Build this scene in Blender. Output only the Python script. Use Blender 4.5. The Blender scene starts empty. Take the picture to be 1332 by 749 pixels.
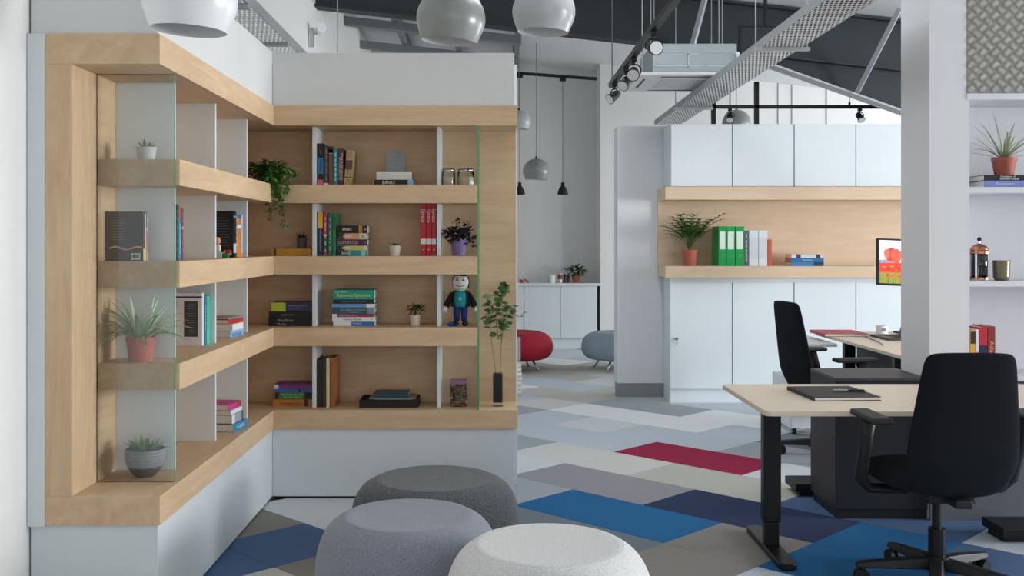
import bpy, math, random
from mathutils import Matrix, Vector
R = random.Random(7)
PI = math.pi
# ---------------------------------------------------------------- camera, world, light
F, H, VX, VY = 1328.0, 1.446, 641.0, 317.0        # focal length in px, eye height, vanishing point (frame 1332 x 749)
SC = bpy.context.scene
COL = SC.collection
cam_d = bpy.data.cameras.new('camera'); cam = bpy.data.objects.new('camera', cam_d); COL.objects.link(cam)
cam.location = (0, 0, H); cam.rotation_euler = (PI/2, 0, 0)
cam_d.sensor_width = 36; cam_d.lens = F/1332*36
cam_d.shift_x = (666-VX)/1332; cam_d.shift_y = -(374.5-VY)/1332
cam_d.clip_start = .05; cam_d.clip_end = 100
SC.camera = cam
w = bpy.data.worlds.new('overcast'); SC.world = w; w.use_nodes = True
w.node_tree.nodes['Background'].inputs[0].default_value = (.94, .975, 1, 1)
w.node_tree.nodes['Background'].inputs[1].default_value = 1.0
def area(name, loc, rot, sx, sy, e, col=(1, 1, 1)):
    d = bpy.data.lights.new(name, 'AREA'); d.shape = 'RECTANGLE'; d.size = sx; d.size_y = sy; d.energy = e; d.color = col
    o = bpy.data.objects.new(name, d); COL.objects.link(o); o.location = loc; o.rotation_euler = rot
    return o
# daylight coming in through the window openings (rear wall, right wall), plus added overhead fill
area('daylight_rear', (2.2, -3.8, 1.75), (PI/2, 0, 0), 6.6, 2.1, 32, (.97, .99, 1))
area('daylight_right', (8.9, 3.7, 1.6), (PI/2, 0, PI/2), 3.2, 1.9, 510, (.97, .985, 1))
area('daylight_right_mid', (8.9, 7.4, 1.6), (PI/2, 0, PI/2), 2.8, 1.9, 115, (.92, .965, 1))
area('daylight_right_far', (8.9, 12.0, 1.6), (PI/2, 0, PI/2), 2.8, 1.9, 250, (.95, .975, 1))
area('overhead_fill', (1.0, 6.3, 3.925), (0, 0, 0), 1.2, 2.4, 45, (.94, .975, 1))  # added fill to brighten the floor, set under the closed roof
vs = SC.view_settings
vs.view_transform = 'Standard'; vs.look = 'None'; vs.gamma = 1; vs.use_curve_mapping = False
vs.exposure = 0.0
# ---------------------------------------------------------------- helpers
def sx(x, Y): return (x-VX)*Y/F                    # photo column at depth Y -> X
def sz(y, Y): return H-(y-VY)*Y/F                  # photo row at depth Y -> Z
MATS = {}
def lin(c):
    if isinstance(c, str):
        c = [int(c[i:i+2], 16)/255 for i in (0, 2, 4)]
        c = [x/12.92 if x <= .04045 else ((x+.055)/1.055)**2.4 for x in c]
    return tuple(c)
def nodes(name):
    m = bpy.data.materials.new(name); m.use_nodes = True
    nt = m.node_tree; return m, nt, nt.nodes['Principled BSDF']
def mat(c, rough=.5, metal=0., var=.06, scale=14., bump=0., bscale=200., spec=.4, em=0.):
    c = lin(c); key = (c, rough, metal, var, scale, bump, bscale, spec, em)
    if key in MATS: return MATS[key]
    m, nt, b = nodes('surface'); N = nt.nodes; L = nt.links
    tc = N.new('ShaderNodeTexCoord'); n = N.new('ShaderNodeTexNoise'); n.inputs['Scale'].default_value = scale; n.inputs['Detail'].default_value = 4
    L.new(tc.outputs['Object'], n.inputs['Vector'])
    r = N.new('ShaderNodeMix'); r.data_type = 'RGBA'
    r.inputs[6].default_value = (*[x*(1-var) for x in c], 1); r.inputs[7].default_value = (*[min(1, x*(1+var)) for x in c], 1)
    L.new(n.outputs['Fac'], r.inputs[0]); L.new(r.outputs[2], b.inputs['Base Color'])
    b.inputs['Roughness'].default_value = rough; b.inputs['Metallic'].default_value = metal; b.inputs['Specular IOR Level'].default_value = spec
    if bump:
        n2 = N.new('ShaderNodeTexNoise'); n2.inputs['Scale'].default_value = bscale; n2.inputs['Detail'].default_value = 3
        L.new(tc.outputs['Object'], n2.inputs['Vector'])
        bp = N.new('ShaderNodeBump'); bp.inputs['Strength'].default_value = bump; bp.inputs['Distance'].default_value = .01
        L.new(n2.outputs['Fac'], bp.inputs['Height']); L.new(bp.outputs[0], b.inputs['Normal'])
    if em:
        L.new(r.outputs[2], b.inputs['Emission Color']); b.inputs['Emission Strength'].default_value = em
    MATS[key] = m; return m
def wood(axis, c1='c9a985', c2='dfc3a0'):
    key = ('wood', axis, c1)
    if key in MATS: return MATS[key]
    m, nt, b = nodes('oak_'+axis); N = nt.nodes; L = nt.links
    tc = N.new('ShaderNodeTexCoord'); mp = N.new('ShaderNodeMapping'); L.new(tc.outputs['Object'], mp.inputs[0])
    s = {'x': (1.3, 11, 11), 'y': (11, 1.3, 11), 'z': (11, 11, 1.3)}[axis]
    mp.inputs['Scale'].default_value = s
    n = N.new('ShaderNodeTexNoise'); n.inputs['Scale'].default_value = 1.5; n.inputs['Detail'].default_value = 7; n.inputs['Roughness'].default_value = .62; n.inputs['Distortion'].default_value = .7
    L.new(mp.outputs[0], n.inputs['Vector'])
    mp2 = N.new('ShaderNodeMapping'); L.new(tc.outputs['Object'], mp2.inputs[0]); mp2.inputs['Scale'].default_value = tuple(v*6 for v in s)
    n2 = N.new('ShaderNodeTexNoise'); n2.inputs['Scale'].default_value = 2.2; n2.inputs['Detail'].default_value = 3; L.new(mp2.outputs[0], n2.inputs['Vector'])
    mx = N.new('ShaderNodeMath'); mx.operation = 'MULTIPLY_ADD'; mx.inputs[1].default_value = .28; L.new(n2.outputs['Fac'], mx.inputs[0]); L.new(n.outputs['Fac'], mx.inputs[2])
    cr = N.new('ShaderNodeValToRGB'); e = cr.color_ramp.elements
    e[0].position = .42; e[0].color = (*lin(c1), 1); e[1].position = .86; e[1].color = (*lin(c2), 1)
    L.new(mx.outputs[0], cr.inputs[0]); L.new(cr.outputs[0], b.inputs['Base Color'])
    b.inputs['Roughness'].default_value = .48; b.inputs['Specular IOR Level'].default_value = .35
    MATS[key] = m; return m
def thin_glass(tint=(.93, .98, .96), refl=1.0):
    key = ('tg', tint, refl)
    if key in MATS: return MATS[key]
    m, nt, b = nodes('clear_glass'); N = nt.nodes; L = nt.links; N.remove(b)
    t = N.new('ShaderNodeBsdfTransparent'); t.inputs[0].default_value = (*tint, 1)
    g = N.new('ShaderNodeBsdfGlossy'); g.inputs['Roughness'].default_value = .01
    f = N.new('ShaderNodeFresnel'); f.inputs[0].default_value = 1.5
    k = N.new('ShaderNodeMath'); k.operation = 'MULTIPLY'; k.inputs[1].default_value = refl; L.new(f.outputs[0], k.inputs[0])
    x = N.new('ShaderNodeMixShader'); L.new(k.outputs[0], x.inputs[0]); L.new(t.outputs[0], x.inputs[1]); L.new(g.outputs[0], x.inputs[2])
    L.new(x.outputs[0], N['Material Output'].inputs[0]); MATS[key] = m; return m
def speckle(c1, c2, scale=260, bump=.35):
    m, nt, b = nodes('wool_felt'); N = nt.nodes; L = nt.links
    tc = N.new('ShaderNodeTexCoord'); n = N.new('ShaderNodeTexNoise'); n.inputs['Scale'].default_value = scale; n.inputs['Detail'].default_value = 2
    L.new(tc.outputs['Object'], n.inputs['Vector'])
    cr = N.new('ShaderNodeValToRGB'); e = cr.color_ramp.elements; e[0].position = .36; e[0].color = (*lin(c1), 1); e[1].position = .64; e[1].color = (*lin(c2), 1)
    L.new(n.outputs['Fac'], cr.inputs[0]); L.new(cr.outputs[0], b.inputs['Base Color'])
    bp = N.new('ShaderNodeBump'); bp.inputs['Strength'].default_value = bump; bp.inputs['Distance'].default_value = .004
    L.new(n.outputs['Fac'], bp.inputs['Height']); L.new(bp.outputs[0], b.inputs['Normal'])
    b.inputs['Roughness'].default_value = .95; b.inputs['Specular IOR Level'].default_value = .15
    b.inputs['Sheen Weight'].default_value = .25
    return m
def perforated():
    m, nt, b = nodes('perforated_steel'); N = nt.nodes; L = nt.links
    tc = N.new('ShaderNodeTexCoord'); mp = N.new('ShaderNodeMapping'); mp.inputs['Scale'].default_value = (1, 1, 1); L.new(tc.outputs['Object'], mp.inputs[0])
    br = N.new('ShaderNodeTexBrick'); br.inputs['Scale'].default_value = 24; br.inputs['Brick Width'].default_value = .62; br.inputs['Row Height'].default_value = 1.25
    br.inputs['Mortar Size'].default_value = .11; br.inputs['Mortar Smooth'].default_value = 0
    br.inputs['Color1'].default_value = (0, 0, 0, 1); br.inputs['Color2'].default_value = (0, 0, 0, 1); br.inputs['Mortar'].default_value = (1, 1, 1, 1)
    L.new(mp.outputs[0], br.inputs['Vector'])
    t = N.new('ShaderNodeBsdfTransparent'); x = N.new('ShaderNodeMixShader')
    L.new(br.outputs['Color'], x.inputs[0]); L.new(t.outputs[0], x.inputs[1]); L.new(b.outputs[0], x.inputs[2]); L.new(x.outputs[0], N['Material Output'].inputs[0])
    b.inputs['Base Color'].default_value = (.86, .86, .86, 1); b.inputs['Metallic'].default_value = .1; b.inputs['Roughness'].default_value = .42
    return m

class B:
    """collects vertices and faces; obj() links them as ONE mesh object"""
    def __init__(s): s.v = []; s.f = []; s.mi = []; s.cur = 0
    def add(s, vs, fs):
        o = len(s.v); s.v += [tuple(p) for p in vs]; s.f += [tuple(i+o for i in f) for f in fs]; s.mi += [s.cur]*len(fs); return s
    def box(s, x0, x1, y0, y1, z0, z1):
        return s.add([(x0, y0, z0), (x1, y0, z0), (x1, y1, z0), (x0, y1, z0), (x0, y0, z1), (x1, y0, z1), (x1, y1, z1), (x0, y1, z1)],
                     [(0, 3, 2, 1), (4, 5, 6, 7), (0, 1, 5, 4), (1, 2, 6, 5), (2, 3, 7, 6), (3, 0, 4, 7)])
    def prism(s, poly, axis, a, b):
        """poly: 2-D points (counter-clockwise seen from +axis), extruded from a to b"""
        def p(q, t): return {'x': (t, q[0], q[1]), 'y': (q[0], t, q[1]), 'z': (q[0], q[1], t)}[axis]
        n = len(poly); vs = [p(q, a) for q in poly]+[p(q, b) for q in poly]
        fs = [tuple(range(n-1, -1, -1)), tuple(range(n, 2*n))]+[(i, (i+1) % n, n+(i+1) % n, n+i) for i in range(n)]
        if axis == 'y': fs = [tuple(reversed(f)) for f in fs]
        return s.add(vs, fs)
    def tube(s, pts, r, seg=8, cap=True):
        pts = [Vector(p) for p in pts]; n = len(pts); rs = r if isinstance(r, (list, tuple)) else [r]*n
        vs = []; fs = []; prev = None
        for i, p in enumerate(pts):
            d = (pts[min(i+1, n-1)]-pts[max(i-1, 0)]).normalized()
            a = prev if prev else (Vector((0, 0, 1)) if abs(d.z) < .9 else Vector((1, 0, 0)))
            a = (a-d*a.dot(d)).normalized(); b = d.cross(a); prev = a
            for k in range(seg):
                t = 2*PI*k/seg; vs.append(p+(a*math.cos(t)+b*math.sin(t))*rs[i])
        for i in range(n-1):
            for k in range(seg):
                k2 = (k+1) % seg; fs.append((i*seg+k, i*seg+k2, (i+1)*seg+k2, (i+1)*seg+k))
        if cap: fs += [tuple(range(seg-1, -1, -1)), tuple((n-1)*seg+k for k in range(seg))]
        return s.add(vs, fs)
    def lathe(s, prof, seg=24, c=(0, 0, 0), cap=False, sq=None):
        vs = []; fs = []; n = len(prof)
        for r, z in prof:
            for k in range(seg):
                t = 2*PI*k/seg; x, y = math.cos(t), math.sin(t)
                if sq: q = (abs(x)**sq+abs(y)**sq)**(-1/sq); x *= q; y *= q
                vs.append((c[0]+r*x, c[1]+r*y, c[2]+z))
        for i in range(n-1):
            for k in range(seg):
                k2 = (k+1) % seg; fs.append((i*seg+k, i*seg+k2, (i+1)*seg+k2, (i+1)*seg+k))
        if cap: fs += [tuple(range(seg-1, -1, -1)), tuple((n-1)*seg+k for k in range(seg))]
        return s.add(vs, fs)
    def ball(s, c, rx, ry=None, rz=None, seg=14, rings=9):
        ry = ry or rx; rz = rz or rx; vs = []; fs = []
        for i in range(rings+1):
            a = -PI/2+PI*i/rings
            for k in range(seg):
                t = 2*PI*k/seg; vs.append((c[0]+rx*math.cos(a)*math.cos(t), c[1]+ry*math.cos(a)*math.sin(t), c[2]+rz*math.sin(a)))
        for i in range(rings):
            for k in range(seg):
                k2 = (k+1) % seg; fs.append((i*seg+k, i*seg+k2, (i+1)*seg+k2, (i+1)*seg+k))
        return s.add(vs, fs)
    def blade(s, base, az, el, length, width, droop=0., n=6, tip=.12, fold=.25, shape=None, roll=0.):
        """a leaf: a ribbon leaving base at azimuth az, elevation el, bending down by droop (radians)"""
        p = Vector(base); e = el; L = length/n; vs = []; fs = []
        side = Vector((-math.sin(az), math.cos(az), 0))
        for i in range(n+1):
            t = i/n; d = Vector((math.cos(e)*math.cos(az), math.cos(e)*math.sin(az), math.sin(e)))
            up = side.cross(d)*-1; sd = side*math.cos(roll)+up*math.sin(roll)
            wv = width*.5*(shape(t) if shape else max(tip, math.sin(PI*min(1, .18+.82*t))**.8 if t < .9 else tip+.15))
            vs += [p+sd*wv+up*wv*fold, p, p-sd*wv+up*wv*fold]
            p = p+d*L; e -= droop/n
        for i in range(n):
            a = i*3; fs += [(a, a+1, a+4, a+3), (a+1, a+2, a+5, a+4)]
        return s.add(vs, fs)
    def xf(s, m):
        s.v = [tuple(m @ Vector(p)) for p in s.v]; return s
    def obj(s, name, m, parent=None, smooth=False, bevel=0., loc=None, seg=2, weld=False):
        me = bpy.data.meshes.new(name); me.from_pydata(s.v, [], s.f); me.update()
        for x in (m if isinstance(m, (list, tuple)) else [m]): me.materials.append(x)
        if any(s.mi): me.polygons.foreach_set('material_index', s.mi)
        if smooth:
            me.polygons.foreach_set('use_smooth', [True]*len(me.polygons))
        o = bpy.data.objects.new(name, me); COL.objects.link(o)
        if parent: o.parent = parent
        if loc: o.location = loc
        if bevel:
            b = o.modifiers.new('bevel', 'BEVEL'); b.width = bevel; b.segments = seg; b.limit_method = 'ANGLE'; b.angle_limit = .6
        return o
def bx(*a): return B().box(*a)
def tag(o, label, cat, group=None):
    o['label'] = label; o['category'] = cat
    if group: o['group'] = group
    return o
def thing(name, label, cat, loc=(0, 0, 0), rz=0, group=None, rot=None):
    o = bpy.data.objects.new(name, None); COL.objects.link(o); o.empty_display_size = .05
    o.location = loc; o.rotation_euler = rot if rot else (0, 0, rz)
    return tag(o, label, cat, group)
def struct(o): o['kind'] = 'structure'; return o
def copy_tree(o, parent=None):
    c = o.copy(); COL.objects.link(c)
    if parent: c.parent = parent
    for ch in list(o.children): copy_tree(ch, c)
    return c
def text_b(txt, size, width=None, shear=0.):
    cu = bpy.data.curves.new('t', 'FONT'); cu.body = txt; cu.size = size; cu.align_x = 'CENTER'; cu.align_y = 'CENTER'; cu.shear = shear; cu.resolution_u = 2
    ob = bpy.data.objects.new('t', cu); me = bpy.data.meshes.new_from_object(ob)
    b = B(); b.add([v.co[:] for v in me.vertices], [tuple(p.vertices) for p in me.polygons])
    bpy.data.objects.remove(ob); bpy.data.curves.remove(cu); bpy.data.meshes.remove(me)
    if width and b.v:
        w0 = max(p[0] for p in b.v)-min(p[0] for p in b.v)
        k = width/w0; b.v = [(p[0]*k, p[1], p[2]) for p in b.v]
    return b
# ---------------------------------------------------------------- common materials
WHITE = mat('dbe2e6', .42, var=.02, spec=.3)
WARMW = mat('d9dad9', .5, var=.02)
WALLM = mat('e6e6e4', .85, var=.015, bump=.05, bscale=90)
OAKX, OAKY, OAKZ = wood('x'), wood('y'), wood('z')
BLACK = mat('131416', .5, var=.1)
BLKMET = mat('101214', .38, var=.05, metal=.3)
FABRIC = mat('1a1d23', .92, var=.25, scale=300, bump=.3, bscale=600, spec=.12)
STEEL = mat('b9bcbe', .35, metal=.8, var=.04)
GALV = mat('a9adb0', .45, metal=.55, var=.12, scale=30)
CHROME = mat('c9cccf', .18, metal=1., var=.02)
DARKST = mat('2b3236', .55, var=.04)
PAPER = mat('e9e4d8', .8, var=.08, scale=220)
GEDGE = mat('2f9c63', .25, var=.05, spec=.6)
TERRA = mat('a85a47', .6, var=.05)
SOIL = mat('2b211a', .95, var=.3, scale=120)
LEAF = mat('3f6b2c', .5, var=.3, scale=60)
LEAFD = mat('27481f', .5, var=.3, scale=60)

# ================================================================ THE SETTING
XL, XR, YF, YB = -1.735, 9.0, 14.62, -4.0
def roofz(X): return 4.075-.11*X
fl = struct(bx(XL-.1, XR+.1, YB-.1, YF+.1, -.12, -.012).obj('floor', mat('8f9296', .95, var=.12, scale=60)))
# carpet tiles laid at 45 degrees, half-metre squares
U0, V0, DU, DV = -3.92, 3.05, .5075, .512
TC = {'blue': '2c6a9c', 'navy': '36405f', 'red': '9c2c4c', 'taupe': '8d8a86', 'slate': '77808c', 'mauve': '9b99a0', 'beige': 'c0bfb8', 'pale': 'd3d8dd', 'paleb': 'c2ccd6',
      'warm': 'd3d3d0', 'white': 'e8ebee', 'grey': 'a6adb4', 'mid': '536c8f', 'dkg': '757a80'}
OV = {}
for r_, cells in {2: 'g g0 -2,grey -1,grey 0,blue 1,blue 2,taupe 3,blue 4,blue 5,paleb 6,paleb', 3: '-1,mauve 0,mauve 1,navy 2,navy 3,blue 4,mid 5,paleb 6,pale -2,pale -3,pale',
                  4: '-2,warm -1,warm 0,beige 1,beige 2,mid 3,mid 4,paleb 5,paleb -3,grey -4,grey', 5: '-1,red 0,red 1,pale 2,pale 3,slate -2,paleb -3,paleb -4,paleb', 6: '0,grey 1,grey 2,slate -1,paleb -2,paleb -3,pale -4,paleb',
                  7: '-4,white -3,white -2,white -1,paleb 0,slate 1,slate', 1: '0,slate 1,slate 2,taupe 3,paleb -1,dkg -2,dkg 4,paleb', -1: '-1,mid -2,taupe 0,taupe -3,taupe', -2: '-1,mid 0,beige -2,mid', 0: '-2,pale -1,pale -3,mauve 0,grey'}.items():
    for c in cells.split():
        if ',' in c:
            i_, n_ = c.split(','); OV[(r_, int(i_))] = n_
CM = {k: mat(v, .97, var=.13, scale=70, bump=.25, bscale=420, spec=.12) for k, v in TC.items()}
tile_me = {}
def tile_mesh(cn, n):
    if (cn, n) not in tile_me:
        g = .0006; a, b, h = DU*n/2-g, DV/2-g, .011; e = .002
        bb = B(); bb.add([(-a, -b, -h), (a, -b, -h), (a, b, -h), (-a, b, -h), (-a, -b, -e), (a, -b, -e), (a, b, -e), (-a, b, -e), (-a+e, -b+e, 0), (a-e, -b+e, 0), (a-e, b-e, 0), (-a+e, b-e, 0)],
               [(0, 1, 5, 4), (1, 2, 6, 5), (2, 3, 7, 6), (3, 0, 4, 7), (4, 5, 9, 8), (5, 6, 10, 9), (6, 7, 11, 10), (7, 4, 8, 11), (8, 9, 10, 11)])
        me = bpy.data.meshes.new('carpet_tile'); me.from_pydata(bb.v, [], bb.f); me.materials.append(CM[cn]); tile_me[(cn, n)] = me
    return tile_me[(cn, n)]
far_cols = ['pale', 'paleb', 'warm', 'white', 'beige', 'grey', 'paleb', 'pale']
near_cols = ['pale', 'grey', 'beige', 'slate', 'taupe', 'warm', 'mauve', 'paleb']
def cell(i, j):
    u, v = U0+DU*(i+.5), V0+DV*(j+.5); X, Y = (u+v)/2**.5, (v-u)/2**.5
    if X < XL+.37 or Y < 3.3 or Y > 14.0 or X > .62*Y+.5 or X > 4.4 or (Y < 9.9 and X < -1.5): return None
    if Y > 9.6 and (X > 2.2 or X < -.3): return None
    if X < -1.0 and Y > 5.6: return None
    rr = random.Random(j*97+((i+j) // 2)*13+5); c = rr.choice(far_cols if Y > 6.2 else near_cols)
    return OV.get((j, i)) or c
for j in range(-3, 26):
    i = -26
    while i < 8:
        cn = cell(i, j)
        if not cn: i += 1; continue
        n = 2 if cell(i+1, j) == cn else 1
        u, v = U0+DU*(i+.5*n), V0+DV*(j+.5)
        o = bpy.data.objects.new('carpet_tile', tile_mesh(cn, n)); COL.objects.link(o); o.parent = fl
        o.location = ((u+v)/2**.5, (v-u)/2**.5, 0); o.rotation_euler = (0, 0, -PI/4); i += n
# walls
def wall_with_holes(name, axis, c0, c1, a0, a1, z0, z1, holes):
    """a wall with window openings: axis 'x' runs along X (at y c0..c1), axis 'y' along Y"""
    b = B()
    def bb(s0, s1, za, zb):
        if axis == 'x': b.box(s0, s1, c0, c1, za, zb)
        else: b.box(c0, c1, s0, s1, za, zb)
    p = a0
    for (h0, h1, hz0, hz1) in holes:
        bb(p, h0, z0, z1); bb(h0, h1, z0, hz0); bb(h0, h1, hz1, z1); p = h1
    bb(p, a1, z0, z1)
    return struct(b.obj(name, WALLM))
struct(bx(XL-.2, XL, YB, YF, -.01, 4.35).obj('wall_left', WALLM))
wall_with_holes('wall_rear', 'x', YB-.2, YB, XL, XR, -.01, 4.4, [(-1.1, 5.5, .7, 2.8)])
wall_with_holes('wall_right', 'y', XR, XR+.2, YB, YF, -.01, 3.12, [(2.1, 5.3, .65, 2.55), (6.0, 8.8, .65, 2.55), (10.6, 13.4, .65, 2.55)])
PX = sx(781, 14.0)
struct(bx(XL, PX, YF, YF+.2, -.01, 4.4).obj('wall_alcove', WALLM))
wf = struct(bx(PX, XR, 14.0, YF+.2, -.01, 4.1).obj('wall_far', WALLM))
for x in (950, 1012, 1030, 1075):                                  # joints of the wall lining
    bx(sx(x, 14)-.006, sx(x, 14)+.006, 13.992, 14.0, .0, 3.7).obj('joint_strip', mat('9aa0a6', .6), wf)
def windows(n, axis, c, a0, a1, z0, z1, k):
    b = B(); t = .035
    def bar(s0, s1, za, zb):
        if axis == 'x': b.box(s0, s1, c-.03, c+.03, za, zb)
        else: b.box(c-.03, c+.03, s0, s1, za, zb)
    bar(a0, a1, z0, z0+t); bar(a0, a1, z1-t, z1)
    for i in range(k+1):
        p = a0+(a1-a0)*i/k; p0 = min(max(p-t/2, a0), a1-t); bar(p0, p0+t, z0+t, z1-t)
    return struct(b.obj('window_%d' % n, mat('f0f0f0', .4)))
rf_ = B()
for a_ in ((.35, 1.65, 5.05, 5.10), (.35, 1.65, 7.50, 7.55), (.35, .40, 5.10, 7.50), (1.60, 1.65, 5.10, 7.50)): rf_.box(*a_, 3.86, 4.0)
struct(rf_.obj('window_5', mat('f0f0f0', .4)))  # made-up frame around the added overhead fill, no opening behind it
windows(1, 'x', YB-.1, -1.1, 5.5, .7, 2.8, 5); windows(2, 'y', XR+.1, 2.1, 5.3, .65, 2.55, 3); windows(3, 'y', XR+.1, 6.0, 8.8, .65, 2.55, 3); windows(4, 'y', XR+.1, 10.6, 13.4, .65, 2.55, 3)
# ceiling: single-pitch roof lining, purlins as parts
rb = B(); rb.prism([(XL-.2, roofz(XL-.2)), (XR+.2, roofz(XR+.2)), (XR+.2, roofz(XR+.2)+.12), (XL-.2, roofz(XL-.2)+.12)], 'y', YB-.2, YF+.2)
ceil = struct(rb.obj('ceiling', mat('e2e4e5', .8, var=.02)))
PURL = mat('7e8488', .6, var=.05)
for X in (-1.15, -.45, .30):
    z = roofz(X); bx(X-.03, X+.03, 10.15, 14.0 if X > PX else YF, z-.16, z-.005).obj('purlin', PURL, ceil)
for Yp in (11.9, 13.3):
    B().prism([(XL, roofz(XL)-.26), (.33, roofz(.33)-.26), (.33, roofz(.33)-.165), (XL, roofz(XL)-.165)], 'y', Yp, Yp+.12).obj('cross_rail', PURL, ceil)
# steel rafter with haunch
YBM = 10.0
raf = thing('roof_rafter', 'dark grey painted steel rafter spanning the room under the white roof', 'beam', (0, YBM, 0)); raf['kind'] = 'structure'
tx0, tx1 = XL, 5.4
ztop = lambda X: roofz(X)-.012
zbot = lambda X: ztop(X)-.50
B().prism([(tx0, zbot(tx0)), (tx1, zbot(tx1)), (tx1, ztop(tx1)), (tx0, ztop(tx0))], 'y', -.012, .012).obj('web', DARKST, raf)
for fz in (lambda X: zbot(X), lambda X: ztop(X)-.024):
    B().prism([(tx0, fz(tx0)), (tx1, fz(tx1)), (tx1, fz(tx1)+.022), (tx0, fz(tx0)+.022)], 'y', -.09, .09).obj('flange', DARKST, raf)
hx0 = 2.45; hz = lambda X: zbot(X)-.245*(X-hx0)
B().prism([(hx0, zbot(hx0)-.002), (tx1, hz(tx1)), (tx1, zbot(tx1)), ], 'y', -.012, .012).obj('haunch_web', DARKST, raf)
B().prism([(hx0, zbot(hx0)-.02), (tx1, hz(tx1)-.02), (tx1, hz(tx1)), (hx0, zbot(hx0))], 'y', -.09, .09).obj('haunch_flange', mat('b9bdc1', .5), raf)
def strut(p0, p1, lab):
    o = B().tube([p0, p1], .03, 4).obj('bracing_strut', mat('b4babf', .5, metal=.2)); return tag(o, lab, 'strut', 'light grey bracing struts')
strut((sx(1118, 9.8), 9.85, sz(118, 9.8)), (sx(1171, 9.1), 9.1, 3.55), 'light grey diagonal strut fixed to the haunch of the dark rafter')
strut((sx(900, 9.8), 9.85, sz(66, 9.8)), (sx(916, 9.4), 9.3, sz(-6, 9.4)), 'light grey diagonal strut rising behind the ceiling air conditioner')
# column
CX0, CX1, CY0, CY1 = 2.286, 2.479, 5.345, 5.717
struct(bx(CX0, CX1, CY0, CY1, 0, 3.78).obj('column', mat('d6d7da', .6, var=.015)))
# partition with skirting behind the cabinets
PTX, PTY = sx(803, 9.65), 9.65
struct(bx(PTX, 4.46, PTY, PTY+.25, 0, 2.56).obj('wall_partition', mat('e0e3e6', .75, var=.015), bevel=.006))
struct(bx(PTX-.008, 1.62, PTY-.012, PTY+.1, 0, .13).obj('baseboard_partition', mat('8b9095', .6, var=.03)))
# ================================================================ BOOKCASES
ZC0, ZC1 = 2.116, 2.229                       # cornice
ZS = [(1.677, 1.781), (1.272, 1.376), (.867, .972)]
ZB0, ZB1 = .397, .505
XF, XK, YN, YFB, YK = -1.24, -1.566, 3.803, 5.78, 6.10   # left unit front / back plane, near end, back unit front / back plane
def pane(name, parent, x0, x1, y0, y1, z0, z1, axis):
    """a glass pane with green edges; axis = normal of its large faces"""
    b = B(); b.box(x0, x1, y0, y1, z0, z1)
    big = {'y': (2, 4), 'x': (3, 5)}[axis]
    b.mi = [0 if i in big else 1 for i in range(6)]
    o = b.obj(name, [thin_glass((.98, .994, .988), 1.3), GEDGE], parent); o['label'] = 'clear glass pane with green edges'; return o
lb = thing('bookcase', 'oak bookcase with white dividers built along the left wall', 'bookcase', (XL, YN, 0)); ox, oy = XL, YN
def LB(x0, x1, y0, y1, z0, z1, name, m, bev=.0015): return bx(x0-ox, x1-ox, y0-oy, y1-oy, z0, z1).obj(name, m, lb, bevel=bev)
XT = -1.67
LB(XT, XF, YN, YFB, ZC0, ZC1, 'cornice', OAKY)
LB(XT, XF, YN, YFB, ZB0, ZB1, 'base_shelf', OAKY)
LB(XT, XK, YN, 4.0, ZB1, ZC0, 'end_panel', OAKZ)
LB(XT, XK, 4.0, YK, ZB1, ZC0, 'back_panel', OAKY)
for z0, z1 in ZS: LB(XK, XF, 4.045, YFB, z0, z1, 'shelf', OAKY)
lev = [(ZB1, ZS[2][0]), (ZS[2][1], ZS[1][0]), (ZS[1][1], ZS[0][0]), (ZS[0][1], ZC0)]
XD = -1.323
for Yd in (4.24, 4.866, 5.49):
    for z0, z1 in lev: LB(XK, XD, Yd, Yd+.02, z0, z1, 'divider', WHITE, .001)
pane('glass_pane', lb, XK-ox, -1.259-ox, 4.033-oy, 4.043-oy, ZB1, ZC0, 'y')
LB(-1.733, XT, YN-.004, YN+.05, ZB0-.005, ZC1, 'trim_strip', WHITE)
LB(-1.728, XF-.012, YN+.015, YFB+.019, .012, ZB0, 'plinth', WHITE)
LB(-1.728, XF-.012, YN+.015, YFB+.02, ZC1, 2.535, 'upper_panel', WARMW)
LB(-1.72, XF-.03, YN+.03, YFB+.02, 0, .012, 'shadow_gap', BLACK, 0)
bb_ = thing('bookcase', 'oak bookcase with white upper panel and plinth, its back to the opening', 'bookcase', (XF, YFB, 0)); 
def BB(x0, x1, y0, y1, z0, z1, name, m, bev=.0015): return bx(x0-XF, x1-XF, y0-YFB, y1-YFB, z0, z1).obj(name, m, bb_, bevel=bev)
XE = .139; XG = -.083
BB(XF, XE, YFB, YK, ZC0, ZC1, 'cornice', OAKX); BB(XF, XE+.003, YFB, YK, ZB0, ZB1, 'base_shelf', OAKX)
BB(XK, XF, YFB+.0005, YK, ZC0, ZC1, 'cornice', OAKX); BB(XK, XF, YFB+.0005, YK, ZB0, ZB1, 'base_shelf', OAKX)
BB(XK, XE, YK, YK+.02, ZB0, ZC1, 'back_panel', OAKX)
for z0, z1 in ZS:
    BB(XF, XG-.006, YFB, YK, z0, z1, 'shelf', OAKX); BB(XK, XF, YFB+.0005, YK, z0, z1, 'shelf', OAKX)
for x0, x1 in ((-1.037, -1.015), (-.322, -.300)):
    for z0, z1 in lev: BB(x0, x1, YFB+.083, YK, z0, z1, 'divider', WHITE, .001)
pane('glass_pane', bb_, XG-.005-XF, XG+.005-XF, .002, YK-YFB, ZB1, ZC0, 'x')
BB(XF-.012, XE-.017, YFB+.02, YK+.02, .012, ZB0, 'plinth', WHITE)
BB(XF-.01, XE-.017, YFB+.02, YK+.02, ZC1, 2.53, 'upper_panel', WARMW)
BB(XF, XE-.03, YFB+.035, YK, 0, .012, 'shadow_gap', BLACK, 0)
BB(XK, XE+.006, YK+.02, YK+.05, 0, 2.52, 'rear_panel', WHITE)
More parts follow.
